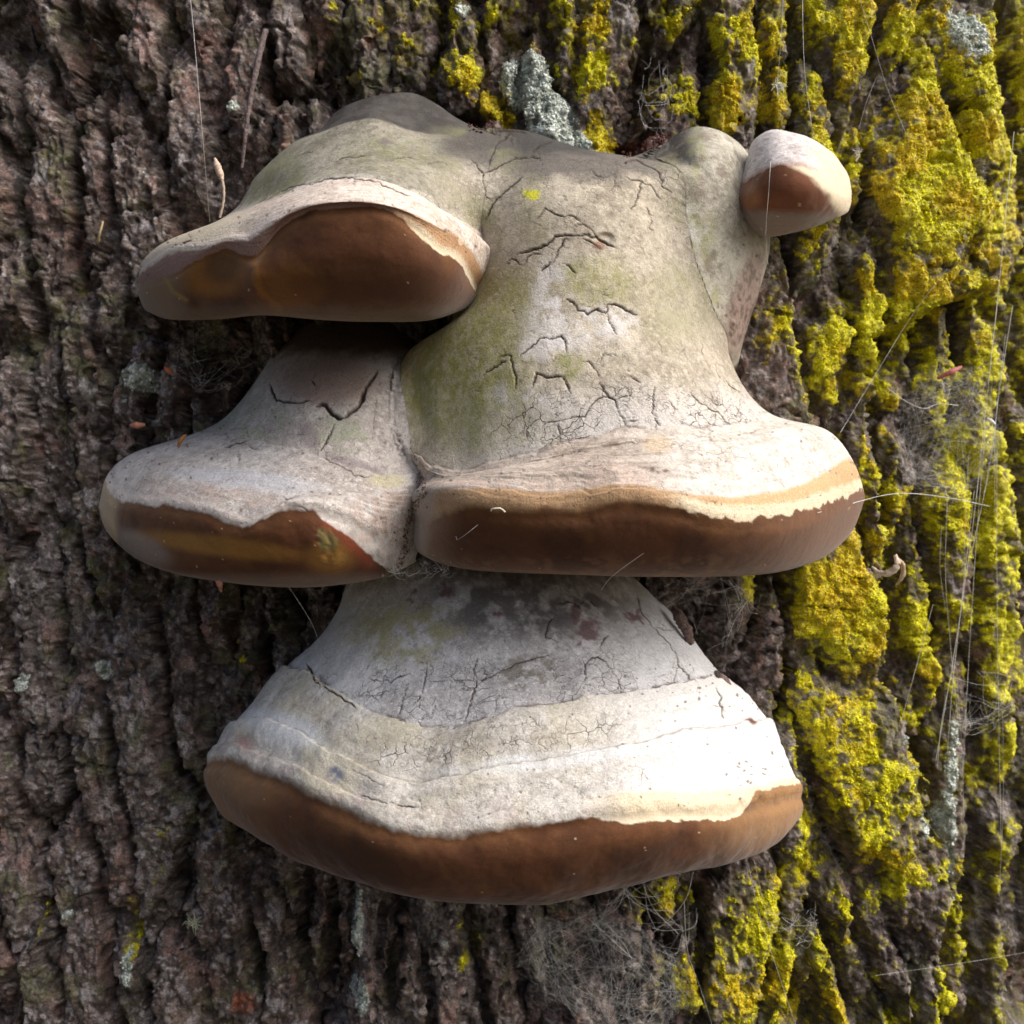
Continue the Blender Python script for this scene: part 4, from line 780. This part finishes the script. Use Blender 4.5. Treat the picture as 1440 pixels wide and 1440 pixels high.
# --- small knob and the grey stalk it buds from
def fungus_knob():
    gs = [[(918,218,-.01),(950,190,.01),(980,178,.02),(1010,183,.02),(1038,200,.01),(1056,222,-.01)],
     [(880,245,-.02),(922,238,.025),(950,222,.042),(980,210,.055),(1015,215,.052),(1045,235,.03),(1060,255,0)],
     [(880,292,-.01),(922,288,.035),(955,275,.05),(985,265,.062),(1020,270,.058),(1050,285,.035),(1075,300,0)],
     [(895,348,.0),(935,345,.040),(970,335,.055),(1000,330,.062),(1035,330,.05),(1065,340,.025),(1082,345,0)],
     [(920,402,.0),(955,400,.038),(990,392,.052),(1015,390,.052),(1040,392,.04),(1060,398,.02),(1070,400,0)],
     [(945,452,.0),(975,450,.033),(1010,445,.042),(1030,445,.036),(1045,448,.018),(1054,450,0)],
     [(985,492,.01),(1005,490,.026),(1022,490,.024),(1034,492,.010),(1042,492,-.01)],
     [(1000,530,-.03),(1012,530,-.02),(1022,530,-.02),(1030,530,-.03),(1036,530,-.04)]]
    L = Loft(gs, 170, [24, 40, 40, 40, 40, 34, 16], 6, .05)
    x, y = L.x, L.y
    L.push(2.2*(L.n(60, 3, 401)-.5)*2+1.0*(L.n(20, 3, 402)-.5)*2-2*np.exp(-(poly_dist(x, y, [(1030,340),(1035,400),(1020,470)])/6)**2))
    yield L
    c = crust_base(L, (.30, .28, .225), (.48, .455, .385), 420)
    c = lerp(shared(L), c, sst(950, 1000, x+20*(L.n(30, 3, 429)-.5)))
    c = lerp(c, C3(.29, .29, .13), .7*np.maximum.reduce([blob(x, y, 978, 215, 16, 40), blob(x, y, 985, 330, 26, 60), blob(x, y, 995, 420, 20, 30)])*sst(.3, .65, L.n(12, 3, 421)))
    c = lerp(c, C3(.20, .165, .13), .75*sst(.55, .72, L.n(16, 4, 422, .6)))
    c = lerp(c, C3(.62, .61, .58), .6*blob(x, y, 960, 320, 30, 40)*sst(.3, .6, L.n(12, 3, 424)))
    c = lerp(c, lerp(np.broadcast_to(C3(.30, .215, .185), c.shape), C3(.13, .085, .07), sst(.45, .65, L.n(9, 3, 425, .6))), .85*blob(x+20*(L.n(16, 3, 426)-.5), y, 1045, 430, 24, 90, .25))
    c = lerp(c, DARK*2, .8*specks(L, 40, 13, (L.vv > 1) & (L.vv < 5.5), (1.5, 3.5)))
    root = empty('bracket_fungus', tuple(P(1060, 300, -.03)))
    tag(root, 'small rounded knob of bracket fungus with red-brown face, on a grey stalk', 'bracket fungus')
    L.emit(root, c, [('stalk', 0, 99, M_crust, 'greenish grey stalk')], np.full_like(x, .2))
    gk = [[(1062,217,0),(1080,205,.01),(1110,200,.015),(1140,205,.01),(1165,222,0)],
     [(1050,222,.02),(1060,197,.035),(1085,185,.045),(1112,187,.05),(1140,194,.048),(1172,216,.035),(1188,238,.02)],
     [(1044,240,.025),(1065,222,.055),(1095,212,.07),(1130,212,.072),(1165,228,.055),(1193,252,.02)],
     [(1036,265,.025),(1055,252,.055),(1085,236,.078),(1115,232,.085),(1145,240,.08),(1175,255,.055),(1196,268,.02)],
     [(1031,282,.025),(1048,278,.055),(1080,270,.08),(1115,266,.088),(1150,268,.08),(1180,275,.055),(1196,280,.02)],
     [(1035,298,.02),(1050,305,.045),(1080,305,.066),(1115,302,.072),(1150,298,.065),(1178,295,.045),(1193,292,.02)],
     [(1042,312,.01),(1060,327,.025),(1085,332,.04),(1112,327,.045),(1145,319,.04),(1172,308,.025),(1188,300,.01)],
     [(1060,310,-.02),(1085,315,0),(1115,312,0),(1150,305,0),(1170,300,-.02)]]
    K = Loft(gk, 150, [14, 26, 26, 30, 30, 24, 12], 5, .05)
    x, y = K.x, K.y
    K.push(1.1*(K.n(50, 3, 411)-.5)*2+.3*(K.n(12, 3, 412)-.5)*2)
    lip = K.off(3, 5, 14, 41)
    c = crust_base(K, (.50, .44, .43), (.70, .66, .64), 440)
    c = lerp(c, CREAM*1.02, .85*sst(1120, 1170, x+12*(K.n(14, 3, 443)-.5))); c = lerp(c, C3(.42, .25, .17), .7*np.exp(-((lip+2)/6)**2)*(1-sst(1120, 1160, x)))
    pr = pores(K, 3, 30, 28); pr = lerp(pr, C3(.17, .06, .03), .5)
    pr = lerp(pr, C3(.27, .12, .055), .8*blob(x, y, 1050, 275, 22, 24))
    pr = lerp(pr, C3(.19, .155, .138), .85*sst(292, 306, y-.05*(x-1115)))
    pr = lerp(pr, CREAM*1.05, sst(-8, 8, x-np.interp(y, [210, 235, 250, 275, 300, 320], [1100, 1112, 1142, 1166, 1178, 1190])+8*(K.n(9, 3, 441)-.5)))
    c = lerp(c, pr, sst(-2, 2, lip))
    c = lerp(c, C3(.5, .36, .22), .8*specks(K, 25, 14, (K.vv > 3) & (K.vv < 6), (.8, 1.6)))
    K.emit(root, c, [('knob_cap', 0, 3, M_crust, None), ('pore_layer', 3, 99, M_pore, 'red-brown pore face with cream flank')], np.zeros_like(x))

FG = {k: f() for k, f in (('low', fungus_lowest), ('mid', fungus_middle), ('up', fungus_upper), ('side', fungus_side), ('knob', fungus_knob))}
LF = {k: next(g) for k, g in FG.items()}
def depth_map(Ls, cell=3, extra=None):
    """standing surface of the given lofts as a grid of heights over the trunk plane"""
    n = 1500//cell; D = np.full((n, n), -1.)
    for x, y, d in [(L.x, L.y, np.where((L.N[..., 1] < .1), -L.V[..., 1], -1)) for L in Ls]+(extra or []):
        i = np.clip((y/cell).astype(int), 0, n-1); j = np.clip((x/cell).astype(int), 0, n-1); np.maximum.at(D, (i, j), d)
    for _ in range(2):
        E = D.copy(); E[1:-1, 1:-1] = np.maximum.reduce([D[:-2, 1:-1], D[2:, 1:-1], D[1:-1, :-2], D[1:-1, 2:]]); D = np.where(D < -.9, E, D)
    return D, cell
def sample(DM, x, y):
    D, c = DM; u = np.clip(np.asarray(x, float)/c-.5, 0, D.shape[1]-2); v = np.clip(np.asarray(y, float)/c-.5, 0, D.shape[0]-2)
    i, j = v.astype(int), u.astype(int); fu, fv = u-j, v-i
    q = (D[i, j], D[i, j+1], D[i+1, j], D[i+1, j+1]); r = (q[0]*(1-fu)+q[1]*fu)*(1-fv)+(q[2]*(1-fu)+q[3]*fu)*fv
    return np.where(np.minimum.reduce(q) < -.9, -1., r)
def marry(a, b, k, W):
    """let two brackets flow into each other where they meet"""
    A, B = LF[a], LF[b]; MA, MB = depth_map([A]), depth_map([B])
    for L, M in ((A, MB), (B, MA)):
        d = -L.V[..., 1]; o = sample(M, L.x, L.y); h = np.clip(k-np.abs(d-o), 0, None)/k
        add = h*h*k/4*W(L.x, L.y)
        S2 = P(L.x, L.y, np.where(o > d, o, d)+add); n = vnormals(S2.reshape(-1, 3), L.Q).reshape(S2.shape)
        L.V = P(L.x, L.y, d+add); L.fix = L.fix+(((1-sst(.003, .009, np.abs(d-o)))*W(L.x, L.y), n),); L.nrm()
marry('up', 'mid', .045, lambda x, y: (1-sst(290, 335, y)))
marry('knob', 'mid', .05, lambda x, y: 1-sst(420, 500, y))
marry('side', 'mid', .035, lambda x, y: (1-sst(620, 690, y))*sst(490, 520, y))
for g in FG.values():
    for _ in g: pass

# ------------------------------------------------------------------ lichen crumbs, silk, litter
BX, BY, BV, BN, YM, PM, YC, PC = BARK
ALL = depth_map(list(LF.values()), 3)
SURF = depth_map(list(LF.values()), 3, [(*proj(BV), -BV[..., 1])])
OCT = np.array([(1,0,0),(-1,0,0),(0,1,0),(0,-1,0),(0,0,1),(0,0,-1)], float)
OF = np.array([(0,2,4),(2,1,4),(1,3,4),(3,0,4),(2,0,5),(1,2,5),(3,1,5),(0,3,5)])
def crumbs(name, mask, colours, n, size, label, cat, seed, flat=.42):
    rg = np.random.default_rng(seed); vis = (BX > -15) & (BX < 1455) & (BY > -15) & (BY < 1455) & (sample(ALL, BX, BY) < -.9)
    wgt = np.where(vis, mask, 0)**1.5; wgt = wgt.ravel(); ids = rg.choice(len(wgt), n, p=wgt/wgt.sum())
    c = BV.reshape(-1, 3)[ids]; nn = BN.reshape(-1, 3)[ids]
    t = nz(np.cross(nn, rg.normal(size=(n, 3)))); b = np.cross(nn, t)
    s = rg.uniform(*size, n)*(.6+.8*rg.random(n)**3); c = c+nn*(s*.2)[:, None]+t*(rg.normal(size=(n, 1))*.0005)
    q = OCT[None]*(1+.35*rg.normal(size=(n, 6, 1))*.6)*np.stack([s, s*rg.uniform(.6, 1, n), s*flat], -1)[:, None]
    V = c[:, None]+q[..., :1]*t[:, None]+q[..., 1:2]*b[:, None]+q[..., 2:]*nn[:, None]
    F = (OF[None]+6*np.arange(n)[:, None, None]).reshape(-1, 3)
    cc = colours.reshape(-1, 3)[ids]*rg.uniform(.7, 1.35, (n, 1))
    o = mesh_obj(name, V.reshape(-1, 3), F, M_lichen, None, np.repeat(cc, 6, 0))
    tag(o, label, cat, kind='stuff')
crumbs('yellow_lichen', YM, YC, 40000, (.0005, .0013), 'crumbly yellow lichen coating the bark ridges', 'lichen', 1)
crumbs('pale_lichen', PM, PC, 7000, (.0006, .0016), 'pale grey-green lichen crust in patches on the bark', 'lichen', 2, .45)

def at(x, y, d=None, lift=.0008):
    if d is None: d = float(sample(SURF, x, y))+lift
    return P(x, y, d)
def tube(paths, r, sides=5, taper=None):
    """swept tube round each path (list of [n,3] arrays)"""
    VV, FF = [], []; base = 0
    for pth, rad in paths:
        pth = np.asarray(pth, float); n = len(pth); T = nz(np.gradient(pth, axis=0)); A = nz(np.cross(T, np.array([.31, .2, .93]))); B = np.cross(T, A)
        rad = np.broadcast_to(np.asarray(rad, float), (n,)) if np.ndim(rad) else np.full(n, rad)
        a = np.arange(sides)*2*np.pi/sides
        V = pth[:, None]+rad[:, None, None]*(np.cos(a)[None, :, None]*A[:, None]+np.sin(a)[None, :, None]*B[:, None])
        i = np.arange(n-1)[:, None]*sides; j = np.arange(sides)[None]; k = (j+1) % sides
        FF.append((np.stack([i+j, i+k, i+sides+k, i+sides+j], -1)+base).reshape(-1, 4)); VV.append(V.reshape(-1, 3)); base += n*sides
    return np.concatenate(VV), np.concatenate(FF)
def curve(pts, n=40):
    pts = np.array(pts, float)
    if len(pts) == 2: pts = np.array([pts[0], (pts[0]+pts[1])/2, pts[1]])
    t = np.concatenate([[0], np.cumsum(np.linalg.norm(np.diff(pts, axis=0), axis=1))])
    return spline(pts[:, None], t, np.linspace(0, t[-1], n))[:, 0]
def world(pts): return [at(*q) for q in pts]
def silk(pts, r, label, group=None):
    V, F = tube([(curve(world(pts)), r*.001)], 0, 4); o = mesh_obj('silk_thread', V, F, M_silk)
    tag(o, label, 'spider silk', group)
silk([(262,-60,.08),(270,20,.09),(284,180,.1),(295,312)], .14, 'long single silk thread dropping onto the upper bracket with the hollow underside')
silk([(1128,-50,.05),(1131,90,.06),(1145,200)], .16, 'silk thread ending on top of the small knob')
silk([(1103,-40,.03),(1098,60,.03),(1094,108,.02)], .12, 'silk thread from which a white tuft hangs')
silk([(1084,215),(1081,270,.095),(1077,330,.06),(1080,372,.03)], .14, 'silk thread crossing the red-brown face of the small knob')
silk([(1200,-30,.0),(1228,60,.0),(1248,125,.0),(1275,190,.0)], .12, 'slack silk thread over yellow lichen, above the thick lichen plate')
silk([(1232,110,.0),(1218,145,.0),(1208,180,-.01)], .1, 'short silk thread branching down over yellow lichen')
silk([(406,825,.11),(430,862,.09),(450,906)], .15, 'curved silk thread from the wavy-lipped bracket down to the lowest one')
silk([(845,830,.1),(870,803,.17),(905,778,.195)], .16, 'fine straight fibre under the rim of the tall cracked bracket')
silk([(1052,1214,.09),(1072,1300,.04),(1095,1370,.02),(1122,1450,.0)], .15, 'silk thread slanting from the right end of the lowest bracket')
silk([(1060,1208,.09),(1072,1262,.05),(1083,1310,.03)], .13, 'shorter silk thread below the right end of the lowest bracket')
silk([(975,1226,.12),(962,1268,.06),(938,1295,.02),(915,1315,.01)], .24, 'thick silk strand forking under the lowest bracket')
silk([(962,1268,.06),(966,1330,.03),(969,1347,.02)], .2, 'silk strand hanging from the fork under the lowest bracket')
silk([(969,1347,.02),(985,1390,.01),(1004,1450,.0)], .1, 'thin silk thread at the foot of the forked strand')
silk([(1332,378,.02),(1285,440,.01),(1240,512,.01),(1182,608,.03)], .13, 'long slanting silk thread across the yellow bark, above the white shelf end')
silk([(1248,545,-.01),(1270,562,-.01),(1296,574,-.01),(1320,568,-.02),(1348,570,-.03)], .2, 'kinked white silk strand beside the grey cobweb')
silk([(1150,721),(1205,706,.07),(1240,697,.06),(1280,694,.04),(1340,701,.02),(1392,712,.0)], .24, 'stiff white hair reaching out from the shelf end of the tall bracket')
silk([(1152,716),(1180,716,.085),(1205,706,.07)], .12, 'frayed end of the stiff white hair')
silk([(1230,1372,.0),(1300,1362,.0),(1380,1350,.0),(1450,1338,.0)], .08, 'faint level silk thread low on the yellow bark')
silk([(640,755),(662,746,.2),(672,738,.2)], .09, 'faint scratch-like fibre on the brown rim of the tall bracket')
GB = 'silk strands hanging in front of the recessed yellow bark'
for pts, r in (([(1426,185,.03),(1414,300,.02),(1405,400,.0),(1392,520,-.01)],.3), ([(1405,400,.0),(1388,560,-.01),(1368,740,-.01),(1340,930,-.02),(1316,1070,-.03)],.26),
   ([(1424,430,.0),(1404,560,-.01),(1394,640,-.01),(1366,780,-.02)],.26), ([(1402,640,-.01),(1402,800,-.01),(1404,980,-.02),(1408,1190,-.03)],.17),
   ([(1332,700,-.02),(1330,820,-.02),(1336,900,-.02),(1347,1010,-.03)],.17), ([(1312,850,-.02),(1296,910,-.02),(1268,1012,-.02)],.18),
   ([(1386,600,-.01),(1376,720,-.01),(1364,900,-.02),(1354,1090,-.03)],.2), ([(1370,690,-.01),(1352,850,-.02),(1340,960,-.02),(1332,1060,-.03)],.22),
   ([(1346,960,-.02),(1352,1040,-.03),(1356,1180,-.03)],.14), ([(1362,640,-.01),(1357,760,-.02),(1355,860,-.02)],.13), ([(1414,470,.0),(1400,600,-.01),(1399,720,-.01)],.15),
   ([(1340,940,-.02),(1325,1010,-.02),(1318,1080,-.03)],.2), ([(1324,740,-.02),(1322,800,-.02),(1330,860,-.02)],.13), ([(1410,1000,-.01),(1411,1120,-.02),(1405,1260,-.03)],.11)):
    silk(pts, r*.72, 'near-vertical silk strand hanging before the recessed yellow bark', GB)
def cobweb(cx, cy, rx, ry, n, d, r, label, seed, lean=0):
    g = random.Random(seed); paths = []
    hubs = [(cx+g.gauss(0, .5)*rx, cy+g.gauss(0, .5)*ry) for _ in range(max(3, n//8))]
    knots = hubs+[(cx+math.cos(t)*rx*g.uniform(.8, 1.15)+lean*math.sin(t)*ry, cy+math.sin(t)*ry*g.uniform(.8, 1.15)) for t in (g.uniform(0, 6.28) for _ in range(n//4+6))]
    dep = {k: d+g.uniform(-.012, .010) for k in range(len(knots))}
    for _ in range(n):
        i = g.randrange(len(knots)); j = min((g.randrange(len(knots)) for _ in range(3)), key=lambda q: math.hypot(knots[q][0]-knots[i][0], knots[q][1]-knots[i][1]) if q != i else 1e9)
        if i == j: continue
        e = lambda: g.gauss(0, 5)
        p0, p1 = P(knots[i][0]+e(), knots[i][1]+e(), dep[i]), P(knots[j][0]+e(), knots[j][1]+e(), dep[j])
        m = (p0+p1)/2+np.array([g.gauss(0, .0022), g.gauss(0, .002), g.gauss(-.0025, .0025)])
        paths.append((curve([p0, m, p1], 9), r*g.uniform(.5, 1.3)*.001))
    V, F = tube(paths, 0, 3); tag(mesh_obj('cobweb', V, F, M_silk), label, 'cobweb', kind='stuff')
cobweb(850, 1365, 105, 80, 620, .012, .038, 'dusty grey cobweb tangle on the bark below the lowest bracket', 1, .5)
cobweb(905, 1300, 60, 50, 36, .03, .13, 'coarser white cobweb strands strung below the lowest bracket', 2, .3)
cobweb(1335, 610, 70, 85, 420, -.035, .042, 'grey cobweb sheet in the hollow beside the kinked white strand', 3)
cobweb(1375, 980, 50, 40, 60, -.03, .08, 'small cobweb among the hanging strands', 4)
cobweb(1000, 860, 70, 45, 40, .005, .09, 'sparse cobweb in the dark gap under the shelf end', 5)
cobweb(585, 798, 45, 9, 40, .115, .08, 'matted web in the cleft between the two middle brackets', 6)
cobweb(300, 500, 60, 40, 60, .0, .07, 'speckled web under the upper bracket with the hollow underside', 7)
cobweb(920, 130, 18, 60, 30, .0, .08, 'thin web in the furrow above the tall bracket', 8)
cobweb(1115, 1290, 34, 30, 40, .0, .08, 'wispy web on the grey bark right of the lowest bracket', 9)

def lump(name, pts_r, col, mat, label, cat, parent=None, sides=7, group=None):
    """a tapered body swept along pts: [(x, y, d|None, radius px)]"""
    w3 = curve([at(*q[:3]) if q[2] is not None else at(q[0], q[1]) for q in pts_r], 24)
    r = np.interp(np.linspace(0, 1, 24), np.linspace(0, 1, len(pts_r)), [q[3] for q in pts_r])*PX
    V, F = tube([(w3, r)], 0, sides); V = V+.12*r.mean()*RNG.normal(size=V.shape)
    cc = np.array(col)[None]*RNG.uniform(.75, 1.2, (len(V), 1))
    o = mesh_obj(name, V, F, mat, parent, cc)
    if label: tag(o, label, cat, group)
    return o
# dry seed stalk standing on the upper bracket
st = lump('dry_stalk', [(309,306,.1,1.6),(314,285,.1,1.5),(314,262,.1,1.7),(312,252,.1,1.8)], (.36, .29, .22), M_plain, 'dry tan seed stalk standing behind the upper bracket', 'plant stalk')
lump('seed_head', [(312,253,.1,2.2),(309,243,.1,4.6),(305,232,.1,4.4),(302,222,.1,1.0)], (.55, .42, .33), M_plain, None, None, st)
lump('twig', [(373,42,.03,4.2),(362,90,.035,3.8),(352,140,.035,3.4),(345,190,.035,3.0),(340,236,.03,2.2)], (.16, .115, .11), M_bark, 'thin mauve-brown twig lying against the bark above the upper bracket', 'twig')
lump('bark_curl', [(1226,797,.0,1.2),(1238,806,.006,3.6),(1254,804,.012,5.2),(1262,792,.014,4.6),(1259,781,.01,2.4)], (.62, .50, .38), M_plain, 'curled pale bark shaving beside the shelf end of the tall bracket', 'bark curl')
lump('bark_curl', [(1259,783,.008,2.0),(1270,796,.004,3.4),(1268,812,.0,3.4),(1260,823,-.004,1.2)], (.48, .36, .25), M_plain, 'smaller brown bark shaving hooked behind the pale curl', 'bark curl')
lump('straw', [(139,336,None,1.6),(142,322,.02,2.2),(145,311,.02,1.4)], (.5, .40, .22), M_plain, 'short straw fragment on the bark beside the upper bracket', 'straw')
lump('leaf_scrap', [(232,517,.02,1.5),(237,521,.022,3.6),(242,527,.02,1.2)], (.55, .17, .07), M_plain, 'bright orange leaf scrap on bark near a white lichen patch', 'leaf scrap')
lump('leaf_scrap', [(184,598,.015,1.5),(194,598,.018,5.0),(204,597,.015,1.5)], (.50, .22, .14), M_plain, 'pink-orange leaf scrap above the wavy-lipped bracket', 'leaf scrap')
lump('leaf_scrap', [(1318,532,-.02,2),(1336,524,-.015,4.5),(1352,516,-.02,2)], (.42, .14, .13), M_plain, 'reddish leaf scrap caught at the cobweb sheet', 'leaf scrap')
lump('leaf_scrap', [(251,628,None,2),(255,618,.04,3.2),(262,611,.04,1.5)], (.36, .17, .06), M_plain, 'rusty brown crumb on the back of the wavy-lipped bracket', 'leaf scrap')
lump('leaf_scrap', [(303,812,.10,1.5),(308,818,.11,4.5),(311,832,.10,1.5)], (.42, .20, .15), M_plain, 'pink scrap under the wavy-lipped bracket', 'leaf scrap')
lump('leaf_scrap', [(1388,588,-.01,1),(1394,592,-.01,2.6),(1400,597,-.01,1)], (.8, .8, .76), M_plain, 'white husk caught in the hanging silk strands', 'husk')
lump('bark_chip', [(947,856,.02,5),(955,868,.028,8),(965,885,.03,8),(972,905,.026,4)], (.17, .11, .095), M_bark, 'rough bark chip leaning on the shoulder of the lowest bracket', 'bark chip')
lump('bark_chip', [(1006,944,.03,2),(1014,952,.035,6),(1022,962,.033,5),(1030,978,.03,2)], (.20, .14, .12), M_bark, 'dark crumbs of bark at the right edge of the lowest bracket', 'bark chip')
lump('white_curl', [(690,719,None,.5),(697,715,.193,.7),(704,715,.193,.7),(710,720,.192,1.0)], (.8, .72, .6), M_plain, 'tiny white curl on the brown rim of the tall bracket', 'fibre')
def tuft(name, cx, cy, d, n, ln, r, col, label, seed, up=-1):
    g = random.Random(seed); paths = []
    for _ in range(n):
        a = g.uniform(0, 6.28); p0 = P(cx+g.gauss(0, 2), cy+g.gauss(0, 2), d)
        p1 = P(cx+math.cos(a)*ln*g.uniform(.4, 1), cy+math.sin(a)*ln*1.2*g.uniform(.4, 1), d+g.uniform(-.002, .008))
        m = (p0+p1)/2+np.array([g.gauss(0, .001), 0, g.gauss(0, .001)]); paths.append((curve([p0, m, p1], 8), np.linspace(r, r*.3, 8)*.001))
    V, F = tube(paths, 0, 4); tag(mesh_obj(name, V, F, M_lichen, None, np.array(col)[None]*RNG.uniform(.8, 1.2, (len(V), 1))), label, 'lichen tuft')
tuft('lichen_tuft', 1094, 118, .02, 22, 16, .45, (.72, .72, .6), 'white branched lichen tuft hanging on a silk thread beside the knob', 1)
tuft('lichen_tuft', 272, 1298, .02, 26, 17, .4, (.42, .45, .32), 'pale green lichen tuft on the dark bark ridges left below the lowest bracket', 2)
tuft('lichen_tuft', 1205, 215, .0, 14, 12, .3, (.5, .47, .4), 'small grey tuft in a furrow right of the knob', 3)
# crumbs of rotten wood packed into the cleft between the two middle brackets, and above the tall one
def litter(name, path, n, spread, size, cols, label, seed):
    rg = np.random.default_rng(seed); q = np.array(path, float); L = np.concatenate([[0], np.cumsum(np.hypot(*np.diff(q, axis=0).T))])
    u = rg.uniform(0, L[-1], n); x = np.interp(u, L, q[:, 0])+rg.normal(size=n)*spread; y = np.interp(u, L, q[:, 1])+rg.normal(size=n)*spread
    c = P(x, y, sample(SURF, x, y)+.0003); s = rg.uniform(*size, n)
    V = c[:, None]+OCT[rg.permuted(np.tile(np.arange(6), (n, 1)), axis=1)*0+np.arange(6)]*(s[:, None]*rg.uniform(.4, 1.2, (n, 6)))[..., None]
    cc = np.array(cols)[rg.integers(0, len(cols), n)]*rg.uniform(.6, 1.3, (n, 1))
    o = mesh_obj(name, V.reshape(-1, 3), (OF[None]+6*np.arange(n)[:, None, None]).reshape(-1, 3), M_bark, None, np.repeat(cc, 6, 0), smooth=False); tag(o, label, 'wood crumbs', kind='stuff')
BRN = [(.20, .11, .07), (.14, .08, .055), (.30, .20, .14), (.40, .32, .26)]
litter('wood_crumbs', [(590,668),(598,690),(582,715),(572,745),(570,775),(560,800),(535,812)], 380, 2.3, (.0003, .0009), BRN, 'brown wood crumbs in the cleft between the two middle brackets', 1)
litter('wood_crumbs', [(556,605),(570,628),(590,650),(604,662)], 70, 1.8, (.0003, .0006), BRN, 'crumbs along the seam above the cleft', 2)
litter('wood_crumbs', [(660,172),(690,176)], 90, 5, (.0006, .0016), [(.16, .06, .05), (.08, .04, .035)], 'red-brown rotten wood beside the dark grey hump', 3)
litter('wood_crumbs', [(880,218),(905,205),(935,192)], 160, 5, (.0006, .0018), [(.20, .06, .05), (.10, .045, .04)], 'red-brown rotten wood between the tall bracket and the grey stalk', 4)
